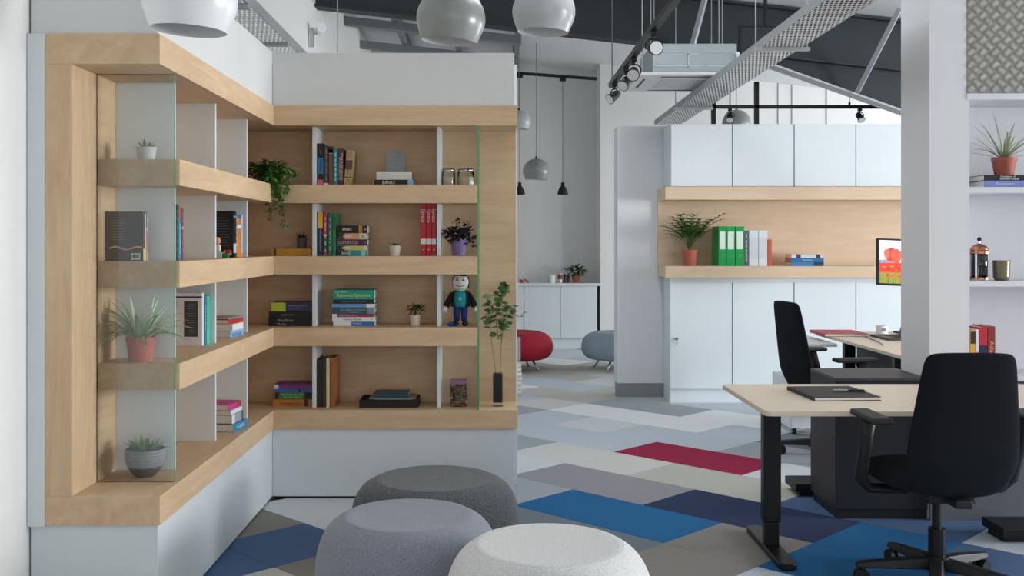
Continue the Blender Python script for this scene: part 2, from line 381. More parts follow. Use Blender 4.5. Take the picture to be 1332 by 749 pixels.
# ================================================================ FAR CABINET WALL
YC = 9.27; sC = F/YC; CX = [sx(872+80.4*i, YC) for i in range(6)]
LKM = CHROME
posn = ['at the partition end, over the fern', 'over the green lever arch files', 'over the small stack of books', 'beside the grey column', 'hidden past the grey column']
for i in range(5):
    x0, x1 = CX[i], CX[i+1]
    u = thing('wall_cabinet', 'white flat door wall cabinet '+posn[i], 'cabinet', (x0, YC, 1.96), 0, 'white wall cabinets above the oak niche')
    bx(0, x1-x0, .022, .37, 0, .575).obj('body', WHITE, u)
    bx(.004 if i % 2 else .007, x1-x0-.004, 0, .02, .006, .572).obj('door', WHITE, u, bevel=.0015)
    u = thing('base_cabinet', 'white flat door base cabinet '+['with a key in its lock at the partition end', 'under the green lever arch files', 'behind the far black chair', 'behind the far desk, under the monitor', 'hidden past the grey column'][i], 'cabinet', (x0, YC, 0), 0, 'white base cabinets under the oak niche')
    bx(0, x1-x0, .022, .37, .12, 1.141).obj('body', WHITE, u)
    bx(0 if i else .0, x1-x0, .03, .36, 0, .12).obj('plinth', WHITE, u)
    d = bx(.005, x1-x0-.004, 0, .02, .128, 1.095).obj('door', WHITE, u, bevel=.0015)
    if i == 0:
        bx(0, .006, -.006, .022, 0, 1.141).obj('side_panel', WHITE, u)
        k = B(); k.tube([(.055, .0, .585), (.055, -.025, .585)], .011, 12); k.box(.052, .058, -.03, -.02, .525, .585); k.box(.03, .055, -.028, -.022, .58, .588); k.obj('lock', LKM, d)
n_ = thing('oak_niche', 'open oak niche between the white wall cabinets and base cabinets', 'shelf', (1.555, 9.2, 0))
nx1 = CX[5]-1.555
bx(.0, nx1, .0, .448, 1.843, 1.959).obj('cornice', wood('x', 'd0b496', 'dcc5aa'), n_, bevel=.002)
bx(.0, nx1, .0, .448, 1.141, 1.245).obj('shelf', wood('x', 'd0b496', 'dcc5aa'), n_, bevel=.002)
bx(.0, nx1, .40, .448, 1.245, 1.843).obj('back_panel', wood('x', 'd0b496', 'dcc5aa'), n_)
# ================================================================ NICHE UNIT RIGHT OF THE COLUMN
nu = thing('niche_shelf_unit', 'white shelf niche beside the grey column with a steel chequer plate above', 'shelf', (CX1, CY0, 0))
NW = 1.6
NWH = mat('d3d4da', .55, var=.015)
bx(0, .016, 0, .32, 0, 2.20).obj('side_panel', NWH, nu); bx(NW-.02, NW, 0, .32, 0, 2.20).obj('side_panel', NWH, nu)
bx(.016, NW-.02, .30, .32, 0, 2.20).obj('back_panel', NWH, nu)
for z, t in ((1.744, .032), (1.249, .028), (.754, .028)): bx(.016, NW-.02, .004, .30, z-t, z).obj('shelf', NWH, nu, bevel=.002)
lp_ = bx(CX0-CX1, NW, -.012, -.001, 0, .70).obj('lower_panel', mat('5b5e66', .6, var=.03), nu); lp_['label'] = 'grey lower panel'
bx(0, NW, -.004, .32, 2.20, 2.233).obj('fascia', NWH, nu, bevel=.002)
CPL = mat('94928d', .45, metal=.4, var=.08)
pl = bx(0, NW, .0, .012, 2.233, 3.6).obj('chequer_plate', CPL, nu)
cb = B(); p = .032                                             # raised five-bar pattern
for r in range(27):
    for c in range(26):
        x, z = .022+c*p*2+(p if r % 2 else 0), 2.255+r*p
        if x > NW-.03: continue
        dirn = 1 if r % 2 else -1
        ax, az = math.cos(PI/4*dirn), math.sin(PI/4*dirn); nx, nz = -az, ax
        for k in range(5):
            off = (k-2)*.0078; cx, cz = x+nx*off, z+nz*off; l, wd = .0195*(1-.08*abs(k-2)), .0027
            q4 = [(-ax*l, -az*l), (nx*wd, nz*wd), (ax*l, az*l), (-nx*wd, -nz*wd)]
            o = [(cx+q[0], -.0002, cz+q[1]) for q in q4]; t = [(cx+q[0]*(.7 if i_ % 2 == 0 else .3), -.007, cz+q[1]*(.7 if i_ % 2 == 0 else .3)) for i_, q in enumerate(q4)]
            cb.add(o+t, [(0, 1, 5, 4), (1, 2, 6, 5), (2, 3, 7, 6), (3, 0, 4, 7), (4, 5, 6, 7)])
cbo = cb.obj('raised_bars', mat('f0eee8', .35, metal=.25, var=.04), pl); cbo['kind'] = 'stuff'
# ================================================================ DESKS
DTOP = mat('dccdb9', .4, var=.03)
def round_rect(x0, x1, y0, y1, r, n=5):
    pts = []
    for cx, cy, a in ((x1-r, y0+r, -PI/2), (x1-r, y1-r, 0), (x0+r, y1-r, PI/2), (x0+r, y0+r, PI)):
        for i in range(n+1): t = a+PI/2*i/n; pts.append((cx+r*math.cos(t), cy+r*math.sin(t)))
    return pts
def desk_leg(parent, x, y0, y1, yc, ztop_):
    l = bx(x-.041, x+.041, yc-.032, yc+.032, .14, ztop_).obj('leg', BLKMET, parent, bevel=.006)
    bx(x-.034, x+.034, yc-.026, yc+.026, .03, .14).obj('lower_tube', BLKMET, l, bevel=.005)
    f = B().prism(round_rect(x-.04, x+.04, y0, y1, .035), 'z', .004, .032).obj('foot', BLKMET, l, bevel=.004)
dx, dy = 1.16, 4.34
d1 = thing('desk', 'pale wood desk with black T legs and a black notebook on top', 'desk', (dx, dy, 0))
B().prism(round_rect(0, 1.75, 0, .84, .03), 'z', .712, .735).obj('table_top', DTOP, d1, bevel=.003)
desk_leg(d1, .15, .16, .80, .47, .712); desk_leg(d1, 1.62, .16, .80, .47, .712)
bx(.19, 1.58, .44, .50, .655, .70).obj('cross_beam', BLKMET, d1)
bk = thing('storage_block', 'dark grey storage block abutting the grey column between the desks', 'cabinet', (1.80, 5.364, 0))
bx(0, .484, 0, .42, .05, .727).obj('body', mat('191c24', .5, var=.04), bk, bevel=.003)
bx(.012, .484, .012, .41, 0, .05).obj('plinth', BLACK, bk)
bx(-.002, .484, -.004, .42, .727, .742).obj('top_board', mat('3f3d42', .5, var=.05), bk, bevel=.002)
d2 = thing('desk', 'pale wood far desk carrying the laptop and red notebook', 'desk', (2.595, 6.42, 0))
B().prism(round_rect(0, .95, 0, 1.85, .10, 8), 'z', .712, .735).obj('table_top', DTOP, d2, bevel=.003)
desk_leg(d2, .16, .3, .75, .5, .712); desk_leg(d2, .16, 1.25, 1.7, 1.48, .712)
bx(.30, .33, .15, 1.7, .25, .70).obj('modesty_panel', mat('23262e', .6), d2)
d3 = thing('return_desk', 'low white return desk behind the far black chair', 'desk', (2.38, 7.66, 0))
bx(0, .205, 0, .9, .672, .695).obj('table_top', mat('d8dbdf', .45, var=.02), d3, bevel=.003)
for x in (.16,):
    for y in (.62, .84): bx(x-.025, x+.025, y-.025, y+.025, 0, .672).obj('leg', BLKMET, d3)
pd = thing('drawer_pedestal', 'white mobile drawer pedestal under the low return desk', 'drawers', (2.25, 7.70, 0))
bx(0, .30, .02, .52, .05, .42).obj('body', WHITE, pd, bevel=.003)
for k in range(3): bx(.004, .296, 0, .02, .055+k*.122, .172+k*.122).obj('drawer', WHITE, pd, bevel=.002)
for x in (.04, .26):
    for y in (.06, .46): B().tube([(x-.012, y, .025), (x+.012, y, .025)], .025, 10).obj('caster', BLACK, pd)
ft = thing('foot_rest', 'black foot rest on the carpet behind the dark storage block', 'foot rest', (1.73, 5.83, 0))
bx(0, .42, 0, .22, .03, .075).obj('platform', BLACK, ft, bevel=.006); bx(.03, .39, .03, .19, 0, .03).obj('base', BLACK, ft)
bx(1.22, 1.56, .52, .74, .62, .66).obj('cable_basket', BLKMET, d1)
f3 = copy_tree(ft); f3['label'] = 'black foot rest under the near desk beside the near chair'; f3['group'] = 'black foot rests'; ft['group'] = 'black foot rests'; f3.location = (2.46, 4.92, 0); f3.scale = (.6, 1, 1)
# ================================================================ OFFICE CHAIRS
def make_chair():
    r = thing('office_chair', '', 'chair')
    # backrest: lofted shell, sitter faces +Y
    rows = [(.42, .10, .02), (.44, .165, .035), (.48, .205, .05), (.55, .225, .055), (.62, .228, .052), (.72, .218, .05), (.82, .205, .048), (.92, .193, .045), (.98, .184, .042), (1.005, .172, .036), (1.018, .145, .022)]
    b = B(); n = 20
    for (z, hw, th) in rows:
        yc = -.235-(z-.45)*.15+ (.02 if z < .5 else 0)
        for k in range(n):
            t = 2*PI*k/n; c, s = math.cos(t), math.sin(t)
            x = hw*math.copysign(abs(c)**.55, c); y = th*.5*math.copysign(abs(s)**.7, s)
            b.v.append((x, yc+y+.30*x*x*1.0, z))
    m = len(rows)
    for i in range(m-1):
        for k in range(n): b.f.append((i*n+k, i*n+(k+1) % n, (i+1)*n+(k+1) % n, (i+1)*n+k)); b.mi.append(0)
    b.f += [tuple(range(n-1, -1, -1)), tuple((m-1)*n+k for k in range(n))]; b.mi += [0, 0]
    o = b.obj('backrest', FABRIC, r, smooth=True)
    sm = o.modifiers.new('s', 'SUBSURF'); sm.levels = 1; sm.render_levels = 2
    s = B(); prof = [(.0, .425), (.20, .425), (.243, .44), (.252, .465), (.24, .492), (.20, .505), (0, .507)]
    s.lathe(prof, 32, (0, .03, 0), sq=4); so = s.obj('seat', FABRIC, r, smooth=True)
    mh = bx(-.10, .10, -.15, .13, .375, .425).obj('mechanism', BLACK, r, bevel=.012)
    bx(-.035, .035, -.26, -.10, .385, .42).obj('back_bracket', BLACK, r, bevel=.008)
    for sgn in (-1, 1):
        a = bx(sgn*.33-.042, sgn*.33+.042, -.275, .0, .724, .75).obj('armrest', mat('15171a', .5), r, bevel=.011, seg=3)
        pb = B(); pb.tube([(sgn*.12, .02, .40), (sgn*.28, .02, .405), (sgn*.32, .005, .45), (sgn*.325, -.06, .60), (sgn*.33, -.10, .724)], [.02, .022, .027, .025, .034], 10); pb.obj('arm_post', BLACK, a, smooth=True)
    g = B(); g.tube([(0, 0, .12), (0, 0, .24)], .034, 16); g.tube([(0, 0, .24), (0, 0, .38)], .019, 14); g.obj('gas_lift', BLKMET, r, smooth=False)
    h = B(); h.tube([(0, 0, .065), (0, 0, .125)], .05, 18); h.obj('hub', BLACK, r)
    for k in range(5):
        t = 2*PI*k/5+PI*.97; c, s_ = math.cos(t), math.sin(t); px, py = -s_, c
        lg = B(); ws = [(.03, .034, .07, .118), (.16, .03, .068, .108), (.30, .024, .065, .092), (.335, .018, .066, .086)]
        vs_ = []; fs_ = []
        for (d, hw, z0, z1) in ws:
            vs_ += [(c*d+px*hw, s_*d+py*hw, z0), (c*d-px*hw, s_*d-py*hw, z0), (c*d-px*hw*.7, s_*d-py*hw*.7, z1), (c*d+px*hw*.7, s_*d+py*hw*.7, z1)]
        for i in range(3):
            for q in range(4): fs_.append((i*4+q, i*4+(q+1) % 4, (i+1)*4+(q+1) % 4, (i+1)*4+q))
        fs_ += [(3, 2, 1, 0), (12, 13, 14, 15)]; lg.add(vs_, fs_)
        lo = lg.obj('base_leg', BLACK, r, bevel=.006)
        cs = B(); d = .31
        for q in (-1, 1): cs.tube([(c*d+px*q*.008, s_*d+py*q*.008, .03), (c*d+px*q*.026, s_*d+py*q*.026, .03)], .03, 14)
        cs.tube([(c*d, s_*d, .03), (c*d, s_*d, .075)], .009, 8)
        cs.obj('caster', BLACK, lo)
    return r
ch = make_chair()
ch['label'] = 'black high-back office chair pulled up to the desk with the black notebook'; ch['group'] = 'black office chairs'
ch.location = (1.885, 4.335, 0)
c2 = copy_tree(ch); c2['label'] = 'black high-back office chair at the far desk by the white cabinets'
c2.location = (2.30, 6.95, .03); c2.rotation_euler = (0, 0, -PI/2+.16); c2.scale = (1.04, 1.04, 1.04); c2.location.z = 0
for a_ in c2.children:
    if a_.name.startswith('armrest'): a_.location = (0, .13, -.07)
# ================================================================ POUFS
def pouf(label, X, Y, d, h, m, group, legs=False):
    r = thing('pouf', label, 'pouf', (X, Y, 0), 0, group)
    R_ = d/2; base = .12 if legs else .0; hh = h-base
    ft = 0. if legs else .70
    pr = [(0, h-.008), (.3, h-.008), (.58, h-.006), (.66, h-.004), (.695, h-.006), (.735, h-.012), (.82, base+hh*.925), (.90, base+hh*.845), (.955, base+hh*.73), (.988, base+hh*.60), (1.0, base+hh*.46), (.99, base+hh*.32), (.955, base+hh*.20), (.90, base+hh*.10), (.80, base+hh*.03), (.66, base), (0, base)]
    pr = [(r_*R_, z_) for r_, z_ in reversed(pr)]
    o = B().lathe(pr, 56).obj('upholstery', m, r, smooth=True)
    sb = o.modifiers.new('s', 'SUBSURF'); sb.levels = 1; sb.render_levels = 2
    tp = B().tube([(R_*.70*math.cos(t*PI/28), R_*.70*math.sin(t*PI/28), h-.0085) for t in range(57)], .0022, 6, cap=False)
    tp.obj('seam', m, r, smooth=True)
    if legs:
        for k in range(4):
            t = PI/4+k*PI/2+.2; c, s = math.cos(t), math.sin(t)
            B().tube([(c*R_*.55, s*R_*.55, base+.02), (c*R_*.78, s*R_*.78, 0)], [.014, .01], 8).obj('leg', CHROME, r, smooth=True)
    return r
PG = 'felt poufs in front of the bookcase'
pouf('dark charcoal speckled felt pouf nearest the bookcase plinth', sx(566, 4.79), 4.79, .79, .354, speckle('3f4549', '6a7074', 190), PG)
pouf('mid grey felt pouf between the charcoal and the white poufs', sx(531, 3.967), 3.967, .72, .40, speckle('787c86', '9095a0', 220, .25), PG)
pouf('off-white felt pouf touching the mid grey pouf', sx(714, 3.452), 3.452, .72, .439, speckle('c9c9c8', 'e4e4e3', 220, .25), PG)
PG2 = 'poufs on metal legs in the far room'
pouf('crimson red pouf on splayed metal legs before the kitchen counter', .22, 11.75, .95, .44, mat('a3122c', .8, var=.06), PG2, True)
pouf('blue grey pouf on splayed metal legs beside the partition', sx(808, 11.75), 11.75, .92, .435, mat('8fa3ae', .85, var=.05), PG2, True)
# ================================================================ BOOKS
def book(label, t, h, d, cover, loc, flat=False, rz=0, bands=(), title=None, group=None, pages=None, lines=0, cover_print=None, tilt=0, name='book'):
    """local: thickness along X (0..t), height along Z (0..h), spine at Y=0 facing -Y, depth to +Y.
    flat: laid on its side, spine facing -Y, title upright, right end at loc.x"""
    r = thing(name, label, 'book', loc, 0, group)
    r.rotation_mode = 'XYZ'
    if flat:
        m = Matrix.Rotation(rz, 4, 'Z') @ Matrix.Rotation(-PI/2, 4, 'Y')
    else:
        m = Matrix.Rotation(rz, 4, 'Z') @ Matrix.Rotation(tilt, 4, 'Y')
    r.rotation_euler = m.to_euler()
    cm = mat(cover, .45, var=.05)
    c = .0022; b = B(); b.box(0, c, 0, d, 0, h); b.box(t-c, t, 0, d, 0, h); b.box(c, t-c, 0, c, 0, h)
    b.obj('cover', cm, r, bevel=.0006 if t > .02 else 0)
    bx(c, t-c, c+.0005, d-.004, .003, h-.003).obj('pages', pages or PAPER, r)
    for z0, z1, col in bands:
        bx(.0004, t-.0004, -.0007, .0003, h*z0, h*z1).obj('spine_band', mat(col, .45), r)
    def put(b_, zc, xc):
        b_.v = [(xc+q[1], -.0011, zc-q[0]) for q in b_.v]; return b_
    ts = title if isinstance(title, list) else ([title] if title else [])
    for (txt, col, zc, wd, size, xc) in ts:
        put(text_b(txt, size, wd*h), zc*h, xc*t).obj('spine_title', mat(col, .5), r)
    if lines:
        lb_ = B(); rr = random.Random(len(label)*7)
        z = h*.9
        while z > h*.12:
            l = h*rr.uniform(.04, .13); lb_.box(t*.36, t*.64, -.0008, .0002, max(z-l, .01), z); z -= l+h*rr.uniform(.02, .08)
        lb_.obj('spine_print', mat(lines if isinstance(lines, str) else 'd8d4c8', .5), r)
    if cover_print:
        for (side, x0, x1, z0, z1, col) in cover_print:      # marks on the cover: side 0 = lower X board, 1 = upper X board
            xx = -.0006 if side == 0 else t-.0002
            bx(xx, xx+.0008, d*x0, d*x1, h*z0, h*z1).obj('cover_print', mat(col, .5), r)
    return r
YS = 5.885; sB = F/YS
def X_(x): return sx(x, YS)
def stand(label, x0, x1, ytop, ybase, zshelf, cover, **k):
    """a standing book on a back-unit shelf, edges and top taken from the photo"""
    y = k.pop('y', YS); d = k.pop('d', .17)
    return book(label, (x1-x0)/sB-.0006, (ybase-ytop)/sB, d, cover, (X_(x0), y, zshelf), **k)
def pile(items, zshelf, y0=YS, group=None):
    """books laid flat; items from the bottom up: (label, x0, x1, px thickness, cover, kwargs)"""
    z = zshelf
    for it in items:
        label, x0, x1, px, cover, k = it; t = px/sB; k = dict(k); dy = k.pop('dy', 0); d = k.pop('d', .15)
        book(label, t-.0004, (x1-x0)/sB, d, cover, (X_(x1), y0+dy, z), flat=True, group=group, **k); z += t
    return z
Z1, Z2, Z3, Z4 = 1.781, 1.376, .972, .505
# --- top shelf
G = 'upright books on the top shelf'
stand('tall black spine with a blue block and pink foot, against the divider', 413.2, 420.8, 185, 240, Z1, '17161b', bands=[(0, .14, 'e0567a'), (.28, .66, '2f6f9c')], title=[('ooooo', 'cf7c86', .80, .1, .012, .5), ('HHHH', '0f1a26', .47, .3, .02, .5)], group=G)
stand('dark grey spine with a small white foot on the top shelf', 421.6, 427.4, 188, 240, Z1, '3b3d3c', bands=[(0, .07, 'd8d6cf')], lines='7d7f7a', group=G)
stand('brown spine with a black and white head on the top shelf', 427.8, 433, 189, 240, Z1, '7a4a33', bands=[(.83, 1, '17171a'), (.82, .92, 'd8dde0')], group=G)
stand('bright teal spine with pale blue lettering on the top shelf', 433.4, 439.6, 192, 240, Z1, '1f8598', lines='9fd0d8', group=G)
stand('maroon spine with white lettering beside the patterned book', 440, 446.6, 192, 240, Z1, '5a2b33', title=[('THINKING', 'd8c8c0', .52, .74, .016, .66), ('PHYSICS', 'd8c8c0', .46, .6, .013, .25)], group=G)
p_ = stand('cream and brown patterned spine leaning on the top shelf', 447.4, 456.5, 193.5, 240, Z1, 'b7a06e', bands=[(.46, .72, '5f3c36'), (.0, .02, '4a2f28'), (.22, .25, '4a2f28')], title=[('CCC', '5a3a30', .85, .2, .034, .5), ('ACC', '5a3a30', .35, .2, .034, .5), ('AC', '5a3a30', .12, .14, .034, .5)], tilt=.075, group=G)
zt = pile([('black BANKS paperback lying at the bottom of the small white pile', 485, 539, 7.8, '191613', dict(bands=[(.02, .16, '7fb2d0'), (.97, 1, 'b98a3a')], title=[('BANKS', 'e8e4da', .62, .30, .026, .5)])),
      ('slim white paperback in the pile with the grey card, lower of two', 489.5, 535.5, 5, 'd9d6cd', dict(dy=.005, title=[('small words', '8d8a84', .75, .28, .010, .5)])),
      ('slim white paperback in the pile with the grey card, upper of two', 489.5, 535.5, 5, 'dedbd2', dict(dy=.005, title=[('small words', '8d8a84', .75, .28, .010, .5)]))], Z1)
gb = book('small grey hardback standing with its cover out on two white paperbacks', .018, .122, .108, '7f8487', (X_(526), YS+.03, zt), rz=PI/2, cover_print=None, group=None)
for w_, z_ in ((.5, .085), (.62, .068), (.3, .108)):
    bx(-.0008, 0, .02, .02+.07*w_, z_, z_+.002).obj('cover_print', mat('55595c', .5), gb)
# --- second shelf
G = 'upright books on the second shelf'
stand('yellow over navy spine standing against the divider', 413.4, 420, 276, 333, Z2, '27304a', bands=[(.64, 1, 'd9a93a')], title=[('NNNNN', 'a9b0bd', .38, .5, .012, .5)], group=G)
stand('crimson over dark green spine beside the yellow and navy book', 420.6, 426, 277, 333, Z2, '2f4a44', bands=[(.5, 1, 'b23a50'), (0, .06, 'b23a2e'), (.46, .5, 'd6d8d0')], lines='c9b98a', group=G)
stand('dark teal green spine third in the row by the BANKS pile', 426.6, 432.2, 278, 333, Z2, '2c6a5c', lines='7fb5a0', group=G)
stand('bright green spine touching the BANKS pile', 432.6, 437.2, 277, 333, Z2, '2f7a4c', bands=[(.6, .9, '355c45')], group=G)
G = 'BANKS paperbacks in the pile'
pile([('turquoise BANKS paperback at the bottom of the pile', 438.2, 477.5, 7.2, '2b8f95', dict(bands=[(.62, 1, '1d2225'), (.98, 1, 'd0522c'), (.05, .2, '8fd0d6')], title=[('BANKS', 'e6efec', .70, .28, .022, .5)])),
      ('yellow green BANKS paperback between turquoise and purple spines', 438.2, 477, 6.2, 'c9c46a', dict(bands=[(.74, 1, '23282a'), (.0, .1, 'd9d9c0')], title=[('BANKS', 'f0efdc', .68, .28, .020, .5)])),
      ('purple GENIUS paperback in the middle of the pile', 437.8, 477.5, 8.2, '3b2747', dict(title=[('|GENIUS|b', 'c9a79a', .62, .66, .028, .5), ('s', 'b9a0b5', .06, .03, .02, .5)])),
      ('peach BANKS paperback under the topmost black one', 438.4, 476.6, 8, 'd99a6c', dict(bands=[(.74, 1, '33302e'), (0, .24, 'cfc9c0'), (.97, 1, '2aa0a8')], title=[('BANKS', 'f2e6d8', .64, .30, .022, .5), ('B', '25282c', .12, .06, .024, .5)])),
      ('black BANKS paperback with a gold glow on top of the pile', 438, 477.6, 10, '17120e', dict(bands=[(.16, .28, 'b5832a')], title=[('BANKS', 'e8e2d2', .66, .30, .024, .5), ('B', 'd8d2c2', .06, .04, .018, .5)]))], Z2, group=G)
zo = pile([('ochre hardback lying flat under the little cactus', 352.5, 405, 9.6, 'c58a27', dict(bands=[(.87, .93, '4a4038')], title=[('| |', '8a5a1c', .97, .02, .02, .5)], d=.2))], Z2)
G = 'red catalogues with white spine labels'
for i, (a, b_) in enumerate(((547.4, 554), (554.4, 561), (561.4, 567.4))):
    stand('tall red Lyreco catalogue '+['farthest from the white divider', 'between two other red catalogues', 'touching the white divider'][i], a, b_, 264.5, 333, Z2, 'b81f2c', bands=[(.225, .325, 'e6e2e0')], title=[('Lyreco', 'f0dada', .76, .24, .036, .5), ('3', 'e8c8c8', .12, .03, .018, .5)], group=G, d=.21)
# --- third shelf
pile([('thick black Many-Particle Physics textbook at the bottom of the pile', 349, 406, 10.5, '191a1a', dict(title=[('Many-Particle', 'b9b8b0', .60, .36, .019, .70), ('Physics', 'b9b8b0', .69, .2, .017, .25)], d=.2)),
      ('black textbook with small print under the yellow and violet one', 349.6, 406, 8.5, '1b1c1c', dict(title=[('statistical mechanics', '8f8f88', .55, .32, .012, .5)], d=.2)),
      ('violet textbook with a lime yellow spine end', 352.5, 406, 11.6, '3a3152', dict(bands=[(.645, 1, 'b7c23a')], title=[('Mathematics and its', 'a9a2b8', .36, .46, .013, .66), ('applications', '5b86c4', .42, .34, .012, .32)], d=.19))], Z3)
pile([('blue and white spine at the bottom of the tall textbook pile', 433.5, 487, 5.8, 'e4e6e8', dict(bands=[(0, .56, '2f72b5')], title=[('Numbers', 'e8eef4', .42, .22, .012, .6)], d=.18)),
      ('white spine with black lettering, second in the textbook pile', 432, 487, 6, 'e8e7e6', dict(title=[('Numerical Analysis', '4b4b50', .52, .42, .017, .5), ('99', 'b04a50', .07, .06, .014, .5)], d=.18)),
      ('slim magenta spine with a white end in the textbook pile', 432, 486, 4.2, '8c2a63', dict(bands=[(.88, 1, 'e4e2e4')], title=[('Modern Chemistry', 'e0c0d4', .62, .42, .012, .5)], d=.17)),
      ('dark teal spine with pale lettering in the textbook pile', 432, 487, 8.3, '2e5a66', dict(bands=[(0, .17, '6f9298')], title=[('Linear Algebra and Applications', 'a9c8a0', .5, .60, .013, .62), ('for engineers', '9fb8b0', .5, .22, .010, .25)], d=.18)),
      ('slim pale blue spine in the textbook pile', 431.4, 487, 4.7, '6d9acb', dict(bands=[(0, .19, 'e6eaf0')], d=.17)),
      ('dark charcoal spine directly under the green mathematics book', 433.6, 486.5, 5.6, '22262b', dict(title=[('a guide to circuits and systems', '8f9088', .5, .6, .010, .5)], d=.18)),
      ('green Engineering Mathematics textbook on top of the pile', 433.6, 486.5, 12.4, '0f9c8b', dict(title=[('Engineering Mathematics', 'e8ea6a', .5, .80, .026, .45), ('K. A. STROUD', 'e8f4e8', .80, .28, .013, .80), ('Fifth Edition', 'd8efe0', .30, .3, .010, .15)], d=.19))], Z3)
# --- bottom shelf
pile([('orange spine with dark lettering at the bottom of the pile', 354, 405.6, 9.6, 'c07a34', dict(bands=[(.12, .2, '3a2a1c')], title=[('THE INNER STUDIO', '4a2c12', .55, .52, .017, .4)], d=.17)),
      ('green spine with a black and red head in the low pile', 357, 405.6, 9.4, '3f7a3a', dict(bands=[(0, .2, '221c22'), (.89, 1, '4a2420')], title=[('DIFFERENTIAL EQUATIONS', 'b9d8a8', .52, .6, .014, .66), ('SECOND COURSE', 'b9d8a8', .52, .5, .012, .3)], d=.16)),
      ('slim blue spine between purple and green in the low pile', 354.8, 405.6, 4, '2f6fa8', dict(bands=[(.3, .36, '1c3a5a')], d=.16)),
      ('purple spine with a white corner on top of the low pile', 355.6, 405.6, 6, '7a3a86', dict(bands=[(.88, 1, 'd8d2d8')], d=.17))], Z4, y0=5.90)
G = 'frames and albums standing in the bottom bay'
for lab, a, b_, yt, col in (('dark brown album standing against the divider in the bottom bay', 413.2, 419.8, 468, '2c2119'), ('dark olive album standing second in the bottom bay', 420.2, 424.2, 467, '3a3420'),
                       ('cream coloured album standing in the bottom bay', 424.8, 429.2, 466, 'd9c9a0'), ('tan leather album standing at the end of the bottom bay', 429.8, 435.6, 465.5, '9c5f34')):
    stand(lab, a, b_, yt, 530, Z4, col, y=5.875, group=G, d=.19, pages=mat('6a5640', .8))
tr = thing('document_tray', 'black document tray on the bottom shelf of the bookcase', 'tray', (X_(468), 5.86, Z4))
tw = 76/sB
bx(0, tw, 0, .2, 0, .008).obj('base', BLACK, tr)
for a in ((0, tw, 0, .006, .008, .046), (0, tw, .194, .2, .008, .046), (0, .006, .006, .194, .008, .046), (tw-.006, tw, .006, .194, .008, .046)): bx(*a).obj('rim', BLACK, tr)
book('thick white booklet lying in the black tray', .038, .22, .16, 'd4d6dc', (X_(536), 5.885, Z4+.008), flat=True)
book('magazine with mottled cover lying in the black tray under the booklet', .001+.006, .27, .012+.15, '8a8578', (X_(541), 5.88, Z4+.0465), flat=True)
book('dark teal hardback on top of the black document tray', .026, .20, .14, '1f4a55', (X_(531), 5.89, Z4+.054), flat=True)
# ---------------- left unit books (spines face +X)
def lbook(label, t, h, d, cover, xs, y, z, **k): return book(label, t, h, d, cover, (xs, y, z), rz=PI/2, **k)
G = 'books behind the glass pane'
y = 4.118
for lab, t, h, d, col, k in (('black softback with a rainbow stripe and barcode on its back cover', .022, .200, .155, '26282c', dict(bands=[(0, .25, 'c9d070')])),
                         ('white spine with a lime foot behind the black barcode book', .008, .192, .15, 'd5dcd0', dict(bands=[(0, .4, 'c8d080')])),
                         ('slim red and white spine behind the black barcode book', .012, .198, .152, 'c8525a', dict(bands=[(.68, 1, '3a4048'), (.66, .8, 'e0e0de')])),
                         ('slim pink spine last behind the black barcode book', .010, .199, .153, 'b8b0b4', dict(bands=[(.2, .6, 'c26a70'), (.9, 1, '4aa0b0')]))):
    o = lbook(lab, t, h, d, col, -1.41, y, Z2, group=G, **k)
    if 'rainbow' in lab:
        # rainbow ribbon, print lines and barcode on the cover facing the room
        cols = ['7fb7a8', '9fa8b8', 'b58aa8', 'cc6f86', 'd98a70', 'd8a868']
        for i in range(6):
            b_ = B(); n = 6; vs_ = []; y0_ = .135-.022*i
            for q in range(n+1):
                yy = y0_-.022*q/n; zc = .052+.006*math.sin(yy*70); vs_ += [(-.0008, yy, zc-.0035), (-.0008, yy, zc+.0035)]
            b_.add(vs_, [(2*q, 2*q+1, 2*q+3, 2*q+2) for q in range(n)]); b_.obj('cover_print', mat(cols[i], .5), o)
        bx(-.0008, .0, .012, .048, .006, .032).obj('barcode_label', mat('dadbd8', .5), o)
        bc = B()
        for q in range(11): bc.box(-.0012, -.0008, .016+q*.0027, .016+q*.0027+.0012+.0006*(q % 3), .011, .028)
        bc.obj('barcode', BLACK, o)
        tl = B()
        for q in range(9): tl.box(-.0008, 0, .07+.006*(q % 3), .13, .085+q*.011, .088+q*.011)
        tl.obj('cover_print', mat('5c6064', .5), o)
    y += t+.001
G = 'thin spines against the first divider'
y = 4.268
for lab, t, h, col, k in (('black spine first against the divider', .018, .232, '1d2423', dict(lines='6a7470')), ('dark green spine second against the divider', .024, .236, '1f5a42', dict(lines='5f9a80')),
                     ('sky blue spine with white lettering and a red head', .022, .228, '3a86b8', dict(bands=[(.76, 1, 'c0563c')], title=[('MECHANICS', 'e8f0f4', .4, .55, .016, .5)])),
                     ('navy blue spine fourth against the divider', .016, .226, '22406e', {}), ('dull red spine last against the divider', .022, .222, '7a3a3c', dict(bands=[(.6, .64, 'd0c8c0')], lines='b08a84'))):
    lbook(lab, t, h, .17, col, -1.325, y, Z2, group=G, **k); y += t+.001
G = 'books between the second and third divider'
y = 5.19
